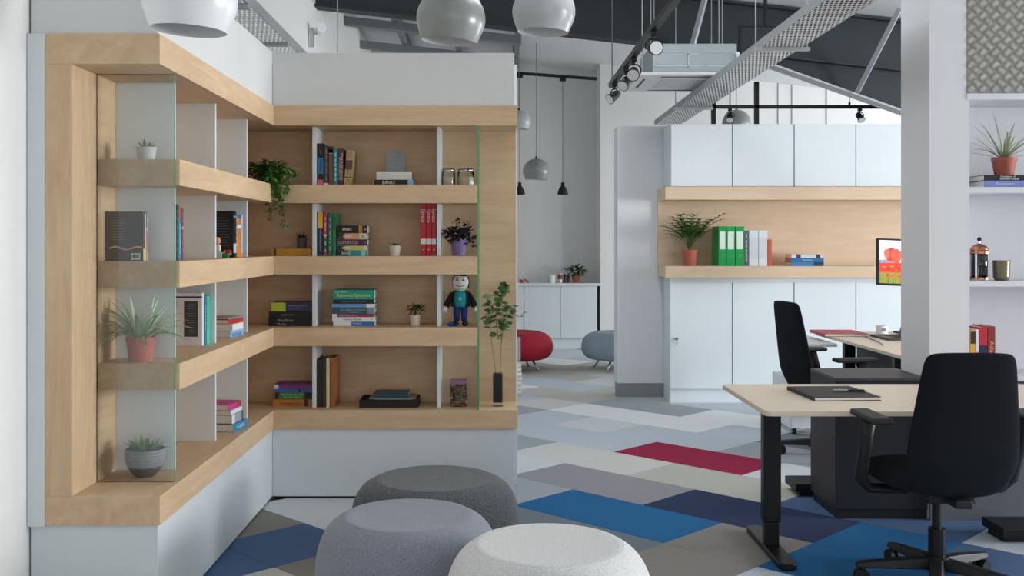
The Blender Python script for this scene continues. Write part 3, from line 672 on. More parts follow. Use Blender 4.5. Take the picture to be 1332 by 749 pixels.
for lab, t, h, d, col, k in (('black softback with dense print on its back cover', .052, .237, .19, '1b1c20', dict(bands=[(.1, .3, 'd0d0cc'), (.86, .9, '8a93a0')])),
                     ('slim grey spine beside the orange book', .022, .229, .18, '6a7484', dict(lines='c0c8d0')), ('bright orange spine with a blue head', .075, .222, .18, 'd87f1c', dict(bands=[(.9, 1, '3a5f98'), (.68, .76, 'e4e0d8')])),
                     ('pale blue spine last before the third divider', .045, .220, .18, 'a9c0dc', dict(bands=[(0, .1, 'c98a60')]))):
    o = lbook(lab, t, h, d, col, -1.318, y, Z2, group=G, **k)
    if 'dense' in lab:
        tl = B()
        for q in range(11): tl.box(-.0008, 0, .02+.008*(q % 3), .15, .06+q*.014, .063+q*.014)
        tl.obj('cover_print', mat('5a5c60', .5), o); bx(-.0008, .0, .01, .05, .012, .036).obj('barcode_label', mat('c9cac8', .5), o)
    y += t+.0012
# third shelf, left unit: big white textbook, blue and turquoise spines
o = lbook('large white textbook with a black panel on its back cover', .032, .246, .20, 'dadbe0', -1.352, 4.748, Z3, cover_print=[(0, 0, 1, .90, .935, '3a2a66'), (0, .1, .42, .12+.05, .84, '3a3c40')])
tl = B()
for q in range(4): tl.box(-.0008, 0, .11, .185-.012*q, .20-q*.009, .2025-q*.009)
tl.box(-.0008, 0, .05, .085, .022, .024); tl.box(-.0008, 0, .05, .075, .03, .032); tl.obj('cover_print', mat('9a9ba2', .5), o)
tl = B()
for q in range(14): tl.box(-.0012, -.0009, .03, .075-.014*((q*5) % 3)*.5, .05+q*.011, .053+q*.011)
tl.obj('cover_print', mat('6c6e72', .5), o)
lbook('slim blue spine between the white textbook and the turquoise book', .018, .232, .19, '3a78b0', -1.348, 4.781, Z3, title=[('PHYSICS', 'dce8f0', .55, .5, .012, .5)])
lbook('turquoise spine beside the second divider', .060, .228, .19, '4fc0a6', -1.345, 4.80, Z3, bands=[(.3, .92, '49b39b')])
def lflat(label, t, h, d, cover, xs, y1, z, **k):
    """flat in the left unit: spine faces +X, its length along Y"""
    return book(label, t, h, d, cover, (xs, y1, z), flat=True, rz=PI/2+k.pop('turn', 0), **k)
G = 'loose pile on the third shelf of the left bookcase'
z = Z3
for lab, t, h, col, k, tn in (('pale blue paperback with navy lettering at the bottom of the loose pile', .034, .17, '7fb0dc', dict(bands=[(0, .9, '86b6e0')], title=[('NOWHERE', '1f3a6a', .5, .7, .03, .3)]), -.15),
                          ('white paperback second in the loose pile', .034, .16, 'e2e4e2', {}, -.10), ('red spine paperback with a grey cover in the loose pile', .022, .165, 'b8322e', {}, -.22), ('worn grey booklet on top of the loose pile', .010, .15, '8a8782', {}, -.28)):
    lflat(lab, t-.0005, h, .17, col, -1.30, 5.32, z, group=G, turn=tn, **k); z += t
G = 'loose pile on the base shelf of the left bookcase'
z = Z4
for lab, t, h, col, k, tn, xs in (('blue paperback at the bottom of the leaning pile on the base shelf', .040, .17, '2b86b0', dict(title=[('OCEANS', 'e0f0f4', .5, .6, .024, .5)]), -.16, -1.265), ('grey and black paperback with a white band in the leaning pile', .045, .16, '5a6068', dict(bands=[(.2, .75, '9aa6b2'), (.75, 1, 'e8e8e8')]), -.12, -1.285),
                             ('white softback in the leaning pile on the base shelf', .022, .16, 'e2e0e4', {}, -.10, -1.292), ('magenta paperback on top of the leaning pile', .030, .165, 'c23a86', dict(bands=[(0, .3, 'b03a52')]), -.14, -1.298)):
    lflat(lab, t-.0005, h, .15, col, xs, 5.26, z, group=G, turn=tn, **k); z += t
# toy bricks figure in front of the dense black book
ty = thing('toy_brick_figure', 'tiny toy figure of coloured bricks before the black softback', 'toy', (-1.375, 5.12, Z2))
bx(-.025, .02, -.02, .02, 0, .028).obj('base_brick', mat('b9d2c4', .4), ty, bevel=.002)
bx(.022, .05, -.015, .015, 0, .022).obj('green_brick', mat('2f7a3a', .4), ty, bevel=.002)
bx(.035, .06, -.012, .012, .022, .04).obj('red_brick', mat('b02a2a', .4), ty, bevel=.002)
bx(-.02, .01, -.012, .012, .028, .066).obj('torso', mat('e6e4df', .4), ty, bevel=.004); B().ball((-.005, 0, .085), .015, .015, .02).obj('head', mat('e09a78', .5), ty, smooth=True)
# ---------------- cabinet niche files and books
YN2 = 9.26; s2 = F/YN2
def N_(x): return sx(x, YN2)
ZN = 1.245
for i, (a, b_) in enumerate(((934.8, 945), (945.4, 956.3), (957, 968))):
    t = (b_-a)/s2-.001; f = thing('lever_arch_file', 'green lever arch file with a white spine label '+['next to the fern', 'between two other green files', 'next to the grey and white binders'][i], 'file', (N_(a), YN2, ZN), 0, 'green lever arch files'); h = 51.5/s2
    GR = mat('0f9a4a', .4, var=.03)
    b = B(); b.box(0, .003, .0, .28, 0, h); b.box(t-.003, t, 0, .28, 0, h); b.box(.003, t-.003, 0, .003, 0, h); b.obj('cover', GR, f)
    bx(.004, t-.004, .006, .26, .006, h-.01).obj('pages', PAPER, f)
    bx(.010, t-.010, -.0012, .0, h*.42, h*.87).obj('spine_label', mat('dfe6dc', .5), f)
    q = B(); q.tube([(t/2, 0, h*.25), (t/2, -.002, h*.25)], .011, 14); q.obj('finger_ring', CHROME, f); B().tube([(t/2, -.0015, h*.25), (t/2, -.003, h*.25)], .007, 12).obj('finger_hole', BLACK, f)
def nbook(label, a, b_, yt, cover, **k): return book(label, (b_-a)/s2-.001, (346-yt)/s2, .22, cover, (N_(a), YN2+.01, ZN), **k)
nbook('slate grey binder between the green files and white binders', 968.4, 974.4, 300, '5a6066', lines='a9adb0')
nbook('white binder beside the slate grey binder', 974.8, 987, 300, 'd6dade', bands=[(.2, .8, 'c9ced4')], group='white binders in the oak niche')
nbook('white binder beside the orange book', 987.4, 998.8, 300, 'dadde2', bands=[(.2, .8, 'ccd1d6')], group='white binders in the oak niche')
nbook('orange red book at the end of the binders', 999.4, 1004.4, 311.5, 'c8563a')
z = ZN
for lab, t, a, b_, col, k in (('blue paperback at the bottom of the small niche pile', 5.2, 1029, 1072, '3f7cab', dict(bands=[(.0, .3, '27364a')])), ('mid blue paperback in the middle of the small niche pile', 5.2, 1029.5, 1072, '2f6aa0', dict(title=[('history', 'd0e0ea', .5, .3, .018, .5)])), ('white and black paperback on top of the small niche pile', 4.8, 1030, 1070, 'cfd2d6', dict(bands=[(.06, .2, '33363c'), (.7, .84, '33363c')]))):
    book(lab, t/s2-.0005, (b_-a)/s2, .2, col, (N_(b_), YN2+.01, z), flat=True, group='small pile in the oak niche', pages=mat('c9927c', .8) if 'middle' in lab else None, **k); z += t/s2
# ---------------- right niche books
YR = 5.39; sR = F/YR
def Rx(x): return sx(x, YR)
def rflat(label, x0, t, h, cover, z, y=YR, **k): return book(label, t-.0005, h, .19, cover, (Rx(x0)+h, y, z), flat=True, **k)
rflat('lavender blue textbook under the black one on the white shelf', 1262+18, .036, .30, '7886c4', 1.744, bands=[(.02, .2, 'c05a78')], title=[('Econometrics', 'dfe2f2', .62, .32, .022, .5)])
rflat('black Foundations textbook under the terracotta plant pot', 1262+18, .030, .30, '1c191c', 1.780, bands=[(0, .22, 'b8492a')], title=[('Foundations of', 'e4e2e0', .58, .26, .014, .72), ('Economic Analysis', 'e4e2e0', .55, .34, .014, .3)])
zz = .754
def rst(label, a, b_, yt, cover, **k): return book(label, (b_-a)/sR-.001, (489-yt)/sR, .17, cover, (Rx(a), YR, zz), **k)
G = 'books on the niche shelf behind the near chair'
rst('yellow and black spine on the niche shelf behind the near chair', 1262.5, 1269, 431, 'd0a033', bands=[(.70, .97, '2a2420')], group=G)
rst('white and violet spine on the niche shelf behind the near chair', 1269.6, 1273.4, 430, 'd8d0e0', bands=[(.0, .5, '6a3a8a')], group=G)
rst('bright red spine with a navy foot on the niche shelf', 1274, 1284.4, 427, 'b81f33', bands=[(.2, .62, '1d2250')], group=G)
rst('dark red brown spine on the niche shelf behind the near chair', 1285, 1295, 426, '8a2a22', title=[('Atlas', 'd8a090', .55, .3, .03, .5)], group=G)
# ---------------- notebooks on desks
def notebook(label, cover, loc, w_, d_, rz=0, t=.018):
    r = thing('notebook', label, 'notebook', loc, rz)
    b = B(); b.box(0, w_, 0, d_, 0, .003); b.box(0, w_, 0, d_, t-.003, t); b.box(0, .003, 0, d_, .003, t-.003); b.obj('cover', mat(cover, .5), r, bevel=.0012)
    bx(.004, w_-.004, .004, d_-.004, .003, t-.003).obj('pages', PAPER, r); return r
yd = 4.63
notebook('black hardback notebook with a pen lying on the near desk', '17171a', (sx(1066, 4.6)-.02, 4.61, .735), .31, .36, .06)
pn = thing('pen', 'black and silver pen lying on the black notebook', 'pen', (sx(1083, 4.8), 4.80, .7585), -.12)
B().tube([(0, 0, 0), (.07, 0, 0)], .0045, 8).obj('barrel', CHROME, pn); B().tube([(.07, 0, 0), (.145, 0, 0)], .005, 8).obj('cap', BLACK, pn); bx(.10, .14, -.002, .002, .004, .006).obj('clip', CHROME, pn)
notebook('red hardback notebook on the far desk', 'b04050', (sx(1063, 8.0), 7.82, .735), .34, .38, 0, .022)
cp = thing('cup', 'small white cup on the far desk behind the laptop', 'cup', (sx(1147, 8.1), 8.1, .735))
B().lathe([(0, 0), (.044, 0), (.046, .01), (.046, .065), (.043, .065), (.042, .008), (0, .008)], 20).obj('body', mat('e4e6e8', .3), cp, smooth=False)
bx(-.02, .02, -.0475, -.046, .02, .045).obj('print', mat('7d8894', .5), cp)
# ================================================================ PLANTS
def pot(parent, r0, r1, h, m, rim=.0, soil=True, name='pot'):
    pr = [(0, 0), (r0, 0), (r1 if not rim else r1*.96, h-rim), ]
    if rim: pr += [(r1, h-rim), (r1*1.02, h)]
    else: pr += [(r1, h)]
    pr += [(r1*.92, h), (r1*.90, h-.012), (0, h-.012)]
    o = B().lathe(pr, 28).obj(name, m, parent, smooth=False)
    if soil: B().lathe([(0, h-.008), (r1*.895, h-.011)], 20).obj('soil', SOIL, parent)
    return o
def strap_leaves(parent, n, z, L0, L1, wd, m, seed, el=(.5, 1.45), droop=(.6, 2.2), stripe=None, r=.015, ky=1., alt=None):
    rr = random.Random(seed)
    for i in range(n):
        az = 2.4*i+rr.uniform(-.3, .3); az = math.atan2(math.sin(az)*ky, math.cos(az)); e = el[0]+(el[1]-el[0])*(i/n); d = rr.uniform(*droop)*(1-.5*i/n); L = rr.uniform(L0, L1)
        w_ = wd*rr.uniform(.75, 1.15)
        sh = lambda t: max(.06, (1-t)**.55*min(1, .55+t*2.5))
        b0 = (math.cos(az)*r, math.sin(az)*r, z)
        o = B().blade(b0, az, e, L, w_, d, 8, shape=sh, fold=.35).obj('leaf', alt if alt and i % 2 else m, parent, smooth=True)
        if stripe:
            B().blade((b0[0], b0[1], b0[2]+.0012), az, e, L*.96, w_*.42, d, 8, shape=sh, fold=.35).obj('leaf_stripe', stripe, o, smooth=True)
def foliage(parent, n, c, rad, leafL, leafW, m, seed, name='foliage', up=.3, flat=1.):
    rr = random.Random(seed); b = B()
    for i in range(n):
        d = Vector((rr.gauss(0, 1), rr.gauss(0, 1), rr.gauss(up, 1))).normalized()*rr.uniform(.45, 1)
        p = (c[0]+d.x*rad[0], c[1]+d.y*rad[1], c[2]+d.z*rad[2])
        az = math.atan2(d.y, d.x)+rr.uniform(-.8, .8); b.blade(p, az, rr.uniform(-.5, .8)*flat, leafL*rr.uniform(.7, 1.2), leafW*rr.uniform(.7, 1.2), rr.uniform(0, .8), 3, shape=lambda t: max(.08, math.sin(PI*min(1, .1+.9*t))), fold=.2)
    o = b.obj(name, m, parent, smooth=True); o['kind'] = 'stuff'; return o
# left bookcase
p1 = thing('succulent_plant', 'small succulent in a pale grey pot on the top shelf behind glass', 'plant', (-1.405, 4.14, Z1))
pot(p1, .032, .041, .056, mat('b9bcbc', .6)); strap_leaves(p1, 16, .046, .03, .05, .016, mat('5c7358', .6), 3, (.15, 1.3), (.0, .3), r=.01)
p2 = thing('spider_plant', 'variegated spider plant in a terracotta pot behind the glass pane', 'plant', (-1.425, 4.135, Z3))
pot(p2, .047, .058, .098, mat('b05c52', .6), .022); strap_leaves(p2, 64, .09, .10, .20, .028, mat('86a87c', .5, var=.2), 11, (.5, 1.5), (.2, 2.4), mat('e4f2d0', .5), r=.03, ky=.32, alt=mat('c4d8ac', .5, var=.25, scale=80))
p3 = thing('aloe_plant', 'spiky aloe in a ridged grey bowl on the base shelf behind glass', 'plant', (-1.409, 4.14, Z4))
pr = [(0, 0), (.035, 0), (.058, .022)]
for i in range(12): zz_ = .03+i*.0068; pr.append((.062+.017*math.sin(min(1, i/8)*PI/2)+(.0012 if i % 2 else 0), zz_))
pr += [(.078, .112), (.072, .112), (.07, .10), (0, .10)]
bo = B().lathe(pr, 36); bo.mi = [1 if bo.v[f[0]][2] < .04 else 0 for f in bo.f]; bo.obj('bowl', [mat('7b838a', .55, var=.15, scale=40), mat('43464a', .6)], p3)
strap_leaves(p3, 30, .10, .05, .085, .024, mat('7f9a78', .5, var=.15), 5, (.25, 1.45), (-.5, .2), r=.025, ky=.6)
# trailing plant in the corner
p4 = thing('trailing_ivy', 'bushy trailing ivy spilling over the top shelf in the bookcase corner', 'plant', (-1.27, 5.84, Z1))
pot(p4, .05, .06, .075, mat('2a2a28', .6))
foliage(p4, 380, (-.01, -.01, .075), (.125, .10, .065), .038, .022, mat('35592a', .5, var=.4, scale=40), 21)
rr = random.Random(4); st = B(); lv = B()
for (x0, y0, x1, dz) in ((.03, -.09, .06, -.20), (.05, -.11, .09, -.26), (.0, -.10, .01, -.30), (.07, -.10, .12, -.14), (.02, -.115, .05, -.24), (.08, -.08, .16, -.06), (.06, -.10, .10, -.33), (.03, -.12, .04, -.16)):
    pts = []
    for i in range(9):
        t = i/8; pts.append(((x0*(1-t)+x1*t)+rr.uniform(-.006, .006), y0-.03*math.sin(PI*min(1, t*1.5)), .08+.03*math.sin(PI*t*.6)+dz*t**1.3))
    st.tube(pts, .0014, 4)
    for p in pts[1:]:
        for q in range(8): lv.blade((p[0]+rr.uniform(-.012, .012), p[1]+rr.uniform(-.01, .01), p[2]+rr.uniform(-.015, .015)), rr.uniform(0, 6.28), rr.uniform(-.8, .6), rr.uniform(.022, .040), rr.uniform(.014, .022), .5, 3, shape=lambda t: max(.08, math.sin(PI*min(1, .1+.9*t))), fold=.2)
st.obj('stem', mat('5a6b35', .6), p4); lo = lv.obj('trailing_leaves', mat('5c8a40', .5, var=.35, scale=50), p4, smooth=True); lo['kind'] = 'stuff'
# cactus on the ochre book
p5 = thing('haworthia_plant', 'dark spiky succulent in a grey pot standing on the ochre book', 'plant', (X_(389.5), 5.96, zo))
pot(p5, .025, .03, .062, mat('55585c', .6)); strap_leaves(p5, 18, .052, .04, .062, .012, mat('2a3a28', .5), 8, (.5, 1.5), (-.2, .2), r=.012)
p6 = thing('rosette_plant', 'flat rosette succulent in a cream pot on the second shelf', 'plant', (X_(513), 5.93, Z2))
pot(p6, .027, .036, .06, mat('ddd6c6', .5)); strap_leaves(p6, 18, .052, .025, .045, .016, mat('4b5a34', .5), 9, (.0, .9), (-.2, .3), r=.012)
p7 = thing('purple_leaf_plant', 'dark purple leaved plant in a violet pot on the second shelf', 'plant', (X_(596.5), 5.94, Z2)); p7.scale = (.9, 1, 1)
pot(p7, .042, .054, .092, mat('7a6a9c', .5), .0)
foliage(p7, 90, (.0, 0, .125), (.085, .07, .05), .052, .036, mat('2e2a35', .5, var=.4, scale=40), 14)
foliage(p7, 26, (-.075, -.01, .105), (.035, .04, .04), .036, .026, mat('332c3a', .5, var=.4, scale=40), 15); foliage(p7, 26, (.085, -.01, .08), (.02, .04, .045), .032, .024, mat('2b2c30', .5), 16)
for (a, b_, c) in ((-.02, .0, .19), (.05, .0, .19), (.0, .02, .205)):
    B().tube([(0, 0, .11), (a*.7, b_, .16), (a, b_, c)], .0018, 5).obj('stem', mat('3a2630', .6), p7); foliage(p7, 12, (a, b_, c), (.022, .02, .018), .022, .014, mat('3a2830', .5), int(100*a)+40)
p8 = thing('jade_plant', 'small leafy green plant in a cream pot on the third shelf', 'plant', (X_(539.5), 5.93, Z3))
pot(p8, .026, .034, .064, mat('ddd5c8', .5)); foliage(p8, 120, (0, 0, .095), (.052, .045, .035), .024, .014, mat('35502a', .5, var=.35), 17)
B().tube([(0, 0, .05), (0, 0, .09)], .004, 6).obj('stem', mat('5a4a30', .7), p8)
# vase with eucalyptus
va = thing('vase', 'slim black vase with a clear foot holding leafy eucalyptus branches', 'vase', (sx(647.5, 5.93), 5.93, Z4))
bx(-.028, .028, -.028, .028, .022, .193).obj('body', mat('121016', .15, var=.03, spec=.7), va, bevel=.006, seg=3)
bx(-.028, .028, -.028, .028, 0, .022).obj('glass_foot', thin_glass((.94, .95, .95), 1.4), va)
rr = random.Random(12)
LFM = [mat('74985c', .5, var=.2), mat('5a7d4a', .5, var=.2), mat('93b07c', .5, var=.2), mat('4d6d42', .5, var=.2)]
def twig(pts, n, lw, start, spread):
    b = B().tube(pts, [.0022]+[.0016]*(len(pts)-2)+[.001], 5); s_ = b.obj('branch', mat('6a5a3c', .7), va); lw *= 1.12
    V = [Vector(p) for p in pts]
    for i in range(n):
        t = start+(1-start)*i/n; f = t*(len(V)-1); k = min(int(f), len(V)-2); p = V[k].lerp(V[k+1], f-k)
        az = rr.uniform(0, 6.28); L = lw*rr.uniform(.75, 1.25)
        B().blade((p.x+rr.uniform(-spread, spread), p.y+rr.uniform(-spread, spread), p.z+rr.uniform(-.012, .012)), az, rr.uniform(-.5, .9), L, L*.8, rr.uniform(-.3, .6), 4, shape=lambda t: max(.05, math.sin(PI*min(1, .06+.94*t))**.75), fold=.12, roll=rr.uniform(-.9, .9)).obj('leaf', rr.choice(LFM), s_, smooth=True)
twig([(-.01, 0, .18), (-.03, 0, .32), (-.045, -.01, .45), (-.055, -.01, .54), (-.05, 0, .60)], 20, .034, .55, .015)
twig([(.012, 0, .18), (.018, 0, .33), (.024, .0, .45), (.03, .0, .56), (.02, .01, .66), (.015, 0, .70)], 48, .042, .30, .032)
twig([(.02, .0, .36), (.03, -.03, .45), (.06, -.03, .52), (.10, -.03, .575)], 18, .038, .35, .018)
twig([(0, .0, .40), (-.01, -.02, .50), (-.03, -.03, .58), (-.01, -.03, .66)], 26, .04, .2, .03)
twig([(.07, -.03, .55), (.11, -.04, .525), (.135, -.04, .52), (.15, -.045, .54)], 5, .02, .4, .004)
# oak niche fern
p9 = thing('parlour_palm', 'feathery green palm in a terracotta pot in the oak niche', 'plant', (N_(898), 9.30, ZN))
pot(p9, .055, .072, .145, TERRA, .03)
rr = random.Random(31)
def frond(parent, base, az, el, L, droop, n, ll, m):
    s_ = B(); lf = B(); p = Vector(base); e = el; pts = [p.copy()]
    for i in range(n):
        d = Vector((math.cos(e)*math.cos(az), math.cos(e)*math.sin(az), math.sin(e))); p = p+d*L/n; e -= droop/n; pts.append(p.copy())
        if i > n*.25:
            for sg in (-1, 1): lf.blade(p, az+sg*1.15, e*.4+.1, ll*(1.2-.6*i/n), ll*.34, .6, 3, shape=lambda t: max(.08, math.sin(PI*min(1, .15+.85*t))))
    s_.tube(pts, .002, 4).obj('stem', mat('4f6b33', .6), parent)
    o = lf.obj('frond', m, parent, smooth=True)
for i in range(40): frond(p9, (0, 0, .13), rr.uniform(0, 6.28), rr.uniform(1.12, 1.55), rr.uniform(.24, .40), rr.uniform(.2, 1.3), 8, .085, mat('6c9250', .5, var=.3) if i % 2 else mat('4f773b', .5, var=.3))
frond(p9, (0, 0, .13), -.1, 1.25, .47, .9, 11, .09, LEAF); frond(p9, (0, 0, .13), PI-.2, 1.3, .36, 1.2, 11, .08, LEAF); frond(p9, (0, 0, .13), -.4, 1.2, .42, .9, 11, .08, LEAF)
# right niche spider plant
p10 = thing('spider_plant', 'pale striped spider plant in a terracotta pot on two textbooks', 'plant', (sx(1306, 5.48), 5.48, 1.81))
pot(p10, .047, .063, .098, mat('a05446', .6), .02); strap_leaves(p10, 20, .088, .16, .27, .020, mat('8f9a72', .5, var=.2), 23, (.35, 1.45), (.1, .9), mat('dcd8b8', .5), r=.015)
strap_leaves(p10, 4, .088, .25, .32, .010, mat('8a8f72', .5), 27, (.7, 1.0), (1.2, 1.9), None)
# ================================================================ JARS, DOLL
def clip_jar(label, x, w_):
    r = thing('glass_jar', label, 'jar', (X_(x), 5.93, Z1), 0, 'clip top glass jars'); R_ = w_/2; h = .098
    B().lathe([(0, .003), (R_*.96, .003), (R_, .01), (R_, h*.78), (R_*.86, h*.86), (R_*.86, h*.9)], 28).obj('jar_body', thin_glass((.93, .95, .92), 1.3), r, smooth=True)
    B().lathe([(0, .006), (R_*.92, .006), (R_*.92, h*.52), (0, h*.55)], 24).obj('contents', mat('d9d2bd', .8, var=.15, scale=90), r, smooth=False)
    l = B().lathe([(R_*.9, h*.9), (R_*.94, h*.95), (R_*.88, h*1.02), (0, h*1.04)], 28).obj('lid', thin_glass((.92, .95, .93), 1.6), r, smooth=True)
    B().tube([(R_*.9*math.cos(t*PI/12), R_*.9*math.sin(t*PI/12), h*.91) for t in range(25)], .0022, 6, cap=False).obj('seal_ring', CHROME, r)
    B().tube([(-R_*.9, 0, h*.9), (-R_*1.06, 0, h*.7), (-R_*1.05, 0, h*.93), (-R_*.2, 0, h*1.06), (R_*.9, 0, h*1.02), (R_*.95, 0, h*.88)], .0014, 5).obj('wire_clip', STEEL, r)
clip_jar('clip top glass jar half full of pale grains, beside the divider', 583, .079); clip_jar('wider clip top glass jar half full of pale grains, beside the pane', 605.5, .096)
pj = thing('glass_jar', 'square glass jar of dried petals with a mauve lid on the bottom shelf', 'jar', (sx(597, 5.93), 5.93, Z4))
B().prism(round_rect(-.048, .048, -.048, .048, .012), 'z', .003, .134).obj('jar_body', thin_glass((.95, .95, .95), 1.2), pj)
bx(-.049, .049, -.049, .049, .134, .152).obj('lid', mat('9a6a94', .5), pj, bevel=.004)
rr = random.Random(2); pms = ['8a6a48', 'c9b894', '4a3a2c', 'b0603c', '6a7a44', 'd8cdb8']
pb = B()
for i in range(900):
    x, y_, z = rr.uniform(-.042, .042), rr.uniform(-.042, .042), rr.uniform(.006, .122)
    if max(abs(x), abs(y_)) < .026: continue
    pb.cur = rr.randrange(6); s_ = rr.uniform(.005, .010); pb.blade((x, y_, z), rr.uniform(0, 6.28), rr.uniform(-1, 1), s_*2, s_*1.3, .4, 2)
po = pb.obj('dried_petals', [mat(c, .8) for c in pms], pj); po['kind'] = 'stuff'
bx(-.028, .028, -.028, .028, .006, .118).obj('petal_core', mat('9a8464', .9, var=.6, scale=120), pj)
# doll
dl = thing('doll', 'cloth doll with a white face, teal shirt, black jacket and blue trousers', 'doll', (sx(599, 5.90), 5.90, Z3)); dl.scale = (.93, 1, 1)
SK = mat('d9d5d2', .8, var=.03); JK = mat('121214', .9, var=.2, bump=.3); TE = mat('1f8a92', .85); BL = mat('1c2a6a', .85)
for sg in (-1, 1):
    B().tube([(sg*.022, 0, .025), (sg*.024, 0, .06), (sg*.022, 0, .125)], [.017, .02, .024], 12).obj('trouser_leg', BL, dl, smooth=True)
    fo = B(); fo.ball((sg*.03, -.012, .014), .021, .034, .014) if sg > 0 else fo.ball((-.036, -.016, .014), .028, .03, .014); fo.obj('shoe', mat('111114', .7), dl, smooth=True)
    B().tube([(sg*.048, 0, .188), (sg*.072, -.004, .15), (sg*.088, -.012, .115)], [.017, .017, .021], 10).obj('sleeve', JK, dl, smooth=True)
    hb = B(); hb.ball((sg*.094, -.014, .098), .013, .011, .016)
    for q in range(4): hb.tube([(sg*.094+(q-1.5)*.006, -.016, .095), (sg*.096+(q-1.5)*.0075, -.018, .078)], [.0042, .003], 6)
    hb.tube([(sg*.086, -.02, .10), (sg*.082, -.026, .088)], [.004, .003], 6); hb.obj('hand', SK, dl, smooth=True)
B().ball((-.058, -.03, .012), .024, .018, .012).obj('blue_slipper', mat('1d3fa0', .7), dl, smooth=True)
B().lathe([(0, .108), (.042, .11), (.044, .13), (.047, .16), (.045, .19), (.025, .203), (0, .205)], 20).xf(Matrix.Diagonal((1, .72, 1, 1))).obj('shirt', TE, dl, smooth=True)
jb = B()
for sg in (-1, 1):
    vs_ = []; 
    for i in range(7):
        z = .112+.09*i/6; w_ = .056-.010*i/6
        for (a, rr_) in ((.62, 1.0), (.35, 1.03), (.0, 1.05), (-.5, 1.05), (-1.3, 1.04)):
            vs_.append((sg*w_*math.cos(a)*rr_, -w_*.75*math.sin(a)*rr_-.004, z))
    fs_ = [(i*5+j, i*5+j+1, (i+1)*5+j+1, (i+1)*5+j) for i in range(6) for j in range(4)]; jb.add(vs_, fs_)
jo = jb.obj('jacket', JK, dl, smooth=True); sm = jo.modifiers.new('s', 'SOLIDIFY'); sm.thickness = .006; sm.offset = 0
bx(-.008, .008, -.0355, -.034, .15, .166).obj('shirt_motif', mat('7fc0c4', .8), dl)
hd = B().ball((0, -.006, .252), .050, .038, .052, 20, 14).obj('head', SK, dl, smooth=True)
hr = B(); hr.ball((0, .016, .264), .050, .030, .040, 16, 10); hr.ball((-.047, .012, .255), .006, .016, .030); hr.ball((.048, .012, .25), .007, .016, .034); hr.ball((.016, -.020, .294), .030, .018, .009); hr.ball((-.016, -.014, .295), .030, .018, .008); hr.obj('hair', mat('0c0b0c', .8, var=.3), dl, smooth=True)
B().tube([(0, -.005, .198), (0, -.005, .212)], .016, 10).obj('neck', SK, dl)
fk = mat('15131a', .6)
for sg in (-1, 1):
    B().ball((sg*.019, -.0365, .266), .006, .003, .005).obj('eye', fk, hd, smooth=True)
    B().tube([(sg*.010, -.038, .276), (sg*.019, -.037, .280), (sg*.028, -.033, .277)], .0018, 6).obj('eyebrow', fk, hd)
B().tube([(0, -.041, .262), (.002, -.046, .246), (-.002, -.043, .242)], [.003, .0045, .003], 8).obj('nose', SK, hd, smooth=True)
mo = B(); mo.tube([(-.024+.048*i/8, -.0375+.012*abs(i-4)/4*.5, .230-.010*math.sin(PI*i/8)) for i in range(9)], [.001, .003, .0045, .0055, .006, .0055, .0045, .003, .001], 8); mo.obj('grin', mat('ece8e4', .5), hd, smooth=True)
B().tube([(-.027+.054*i/8, -.038+.012*abs(i-4)/4*.5, .236-.006*math.sin(PI*i/8)) for i in range(9)], .0018, 6).obj('moustache', fk, hd)
B().tube([(-.022+.044*i/8, -.037+.010*abs(i-4)/4*.5, .226-.012*math.sin(PI*i/8)) for i in range(9)], .0013, 6).obj('lip_line', fk, hd)
for c_ in hd.children: c_.location.y = -.0055
# right niche: cafetiere and tumbler
cf = thing('cafetiere', 'copper and glass cafetiere on the middle white niche shelf', 'cafetiere', (sx(1274, 5.46), 5.46, 1.249))
COP = mat('b5765c', .22, metal=.9, var=.04)
B().lathe([(0, .012), (.043, .012), (.043, .165), (.041, .165), (.041, .016), (0, .016)], 28).obj('beaker', thin_glass((.90, .88, .88), 1.6), cf, smooth=True)
for k in range(4):
    t = PI/4+k*PI/2; bx(-.005, .005, -.0015, .0015, 0, .16).xf(Matrix.Translation((.046*math.cos(t), .046*math.sin(t), 0)) @ Matrix.Rotation(t+PI/2, 4, 'Z')).obj('frame_strip', CHROME, cf)
for z in (.012, .15): B().lathe([(.045, z-.006), (.0485, z-.006), (.0485, z+.006), (.045, z+.006)], 28).obj('frame_band', COP, cf)
B().lathe([(0, .20), (.01, .198), (.03, .19), (.046, .172), (.048, .16), (.044, .16)], 28).obj('lid', COP, cf, smooth=True)
B().tube([(0, 0, .02), (0, 0, .215)], .002, 8).obj('plunger_rod', CHROME, cf); B().lathe([(.005, .03), (.039, .03), (.039, .036), (.005, .036)], 24).obj('plunger_disc', CHROME, cf)
B().ball((0, 0, .222), .0115).obj('knob', BLACK, cf, smooth=True)
B().tube([(.02, .044, .15), (.02, .085, .14), (.02, .085, .05), (.02, .046, .04)], .006, 8).obj('handle', BLACK, cf, smooth=True)
tm = thing('tumbler', 'ribbed bronze glazed tumbler beside the cafetiere', 'cup', (sx(1302.5, 5.46), 5.46, 1.249))
pr = [(0, 0), (.030, 0), (.038, .012)]+[(.0405+.0035*i/12+(.0009 if i % 2 else 0), .016+i*.007) for i in range(13)]+[(.046, .108), (.043, .108), (.038, .02), (0, .018)]
B().lathe(pr, 30).obj('body', mat('7d735f', .25, metal=.35, var=.15), tm, smooth=True)
# ================================================================ MONITOR, LAPTOP
mn = thing('monitor', 'black framed monitor showing red poppies, half behind the grey column', 'monitor', (sx(1141, 8.05)+.285, 8.05, .735)); mn.scale = (1.05, 1.05, 1.0)
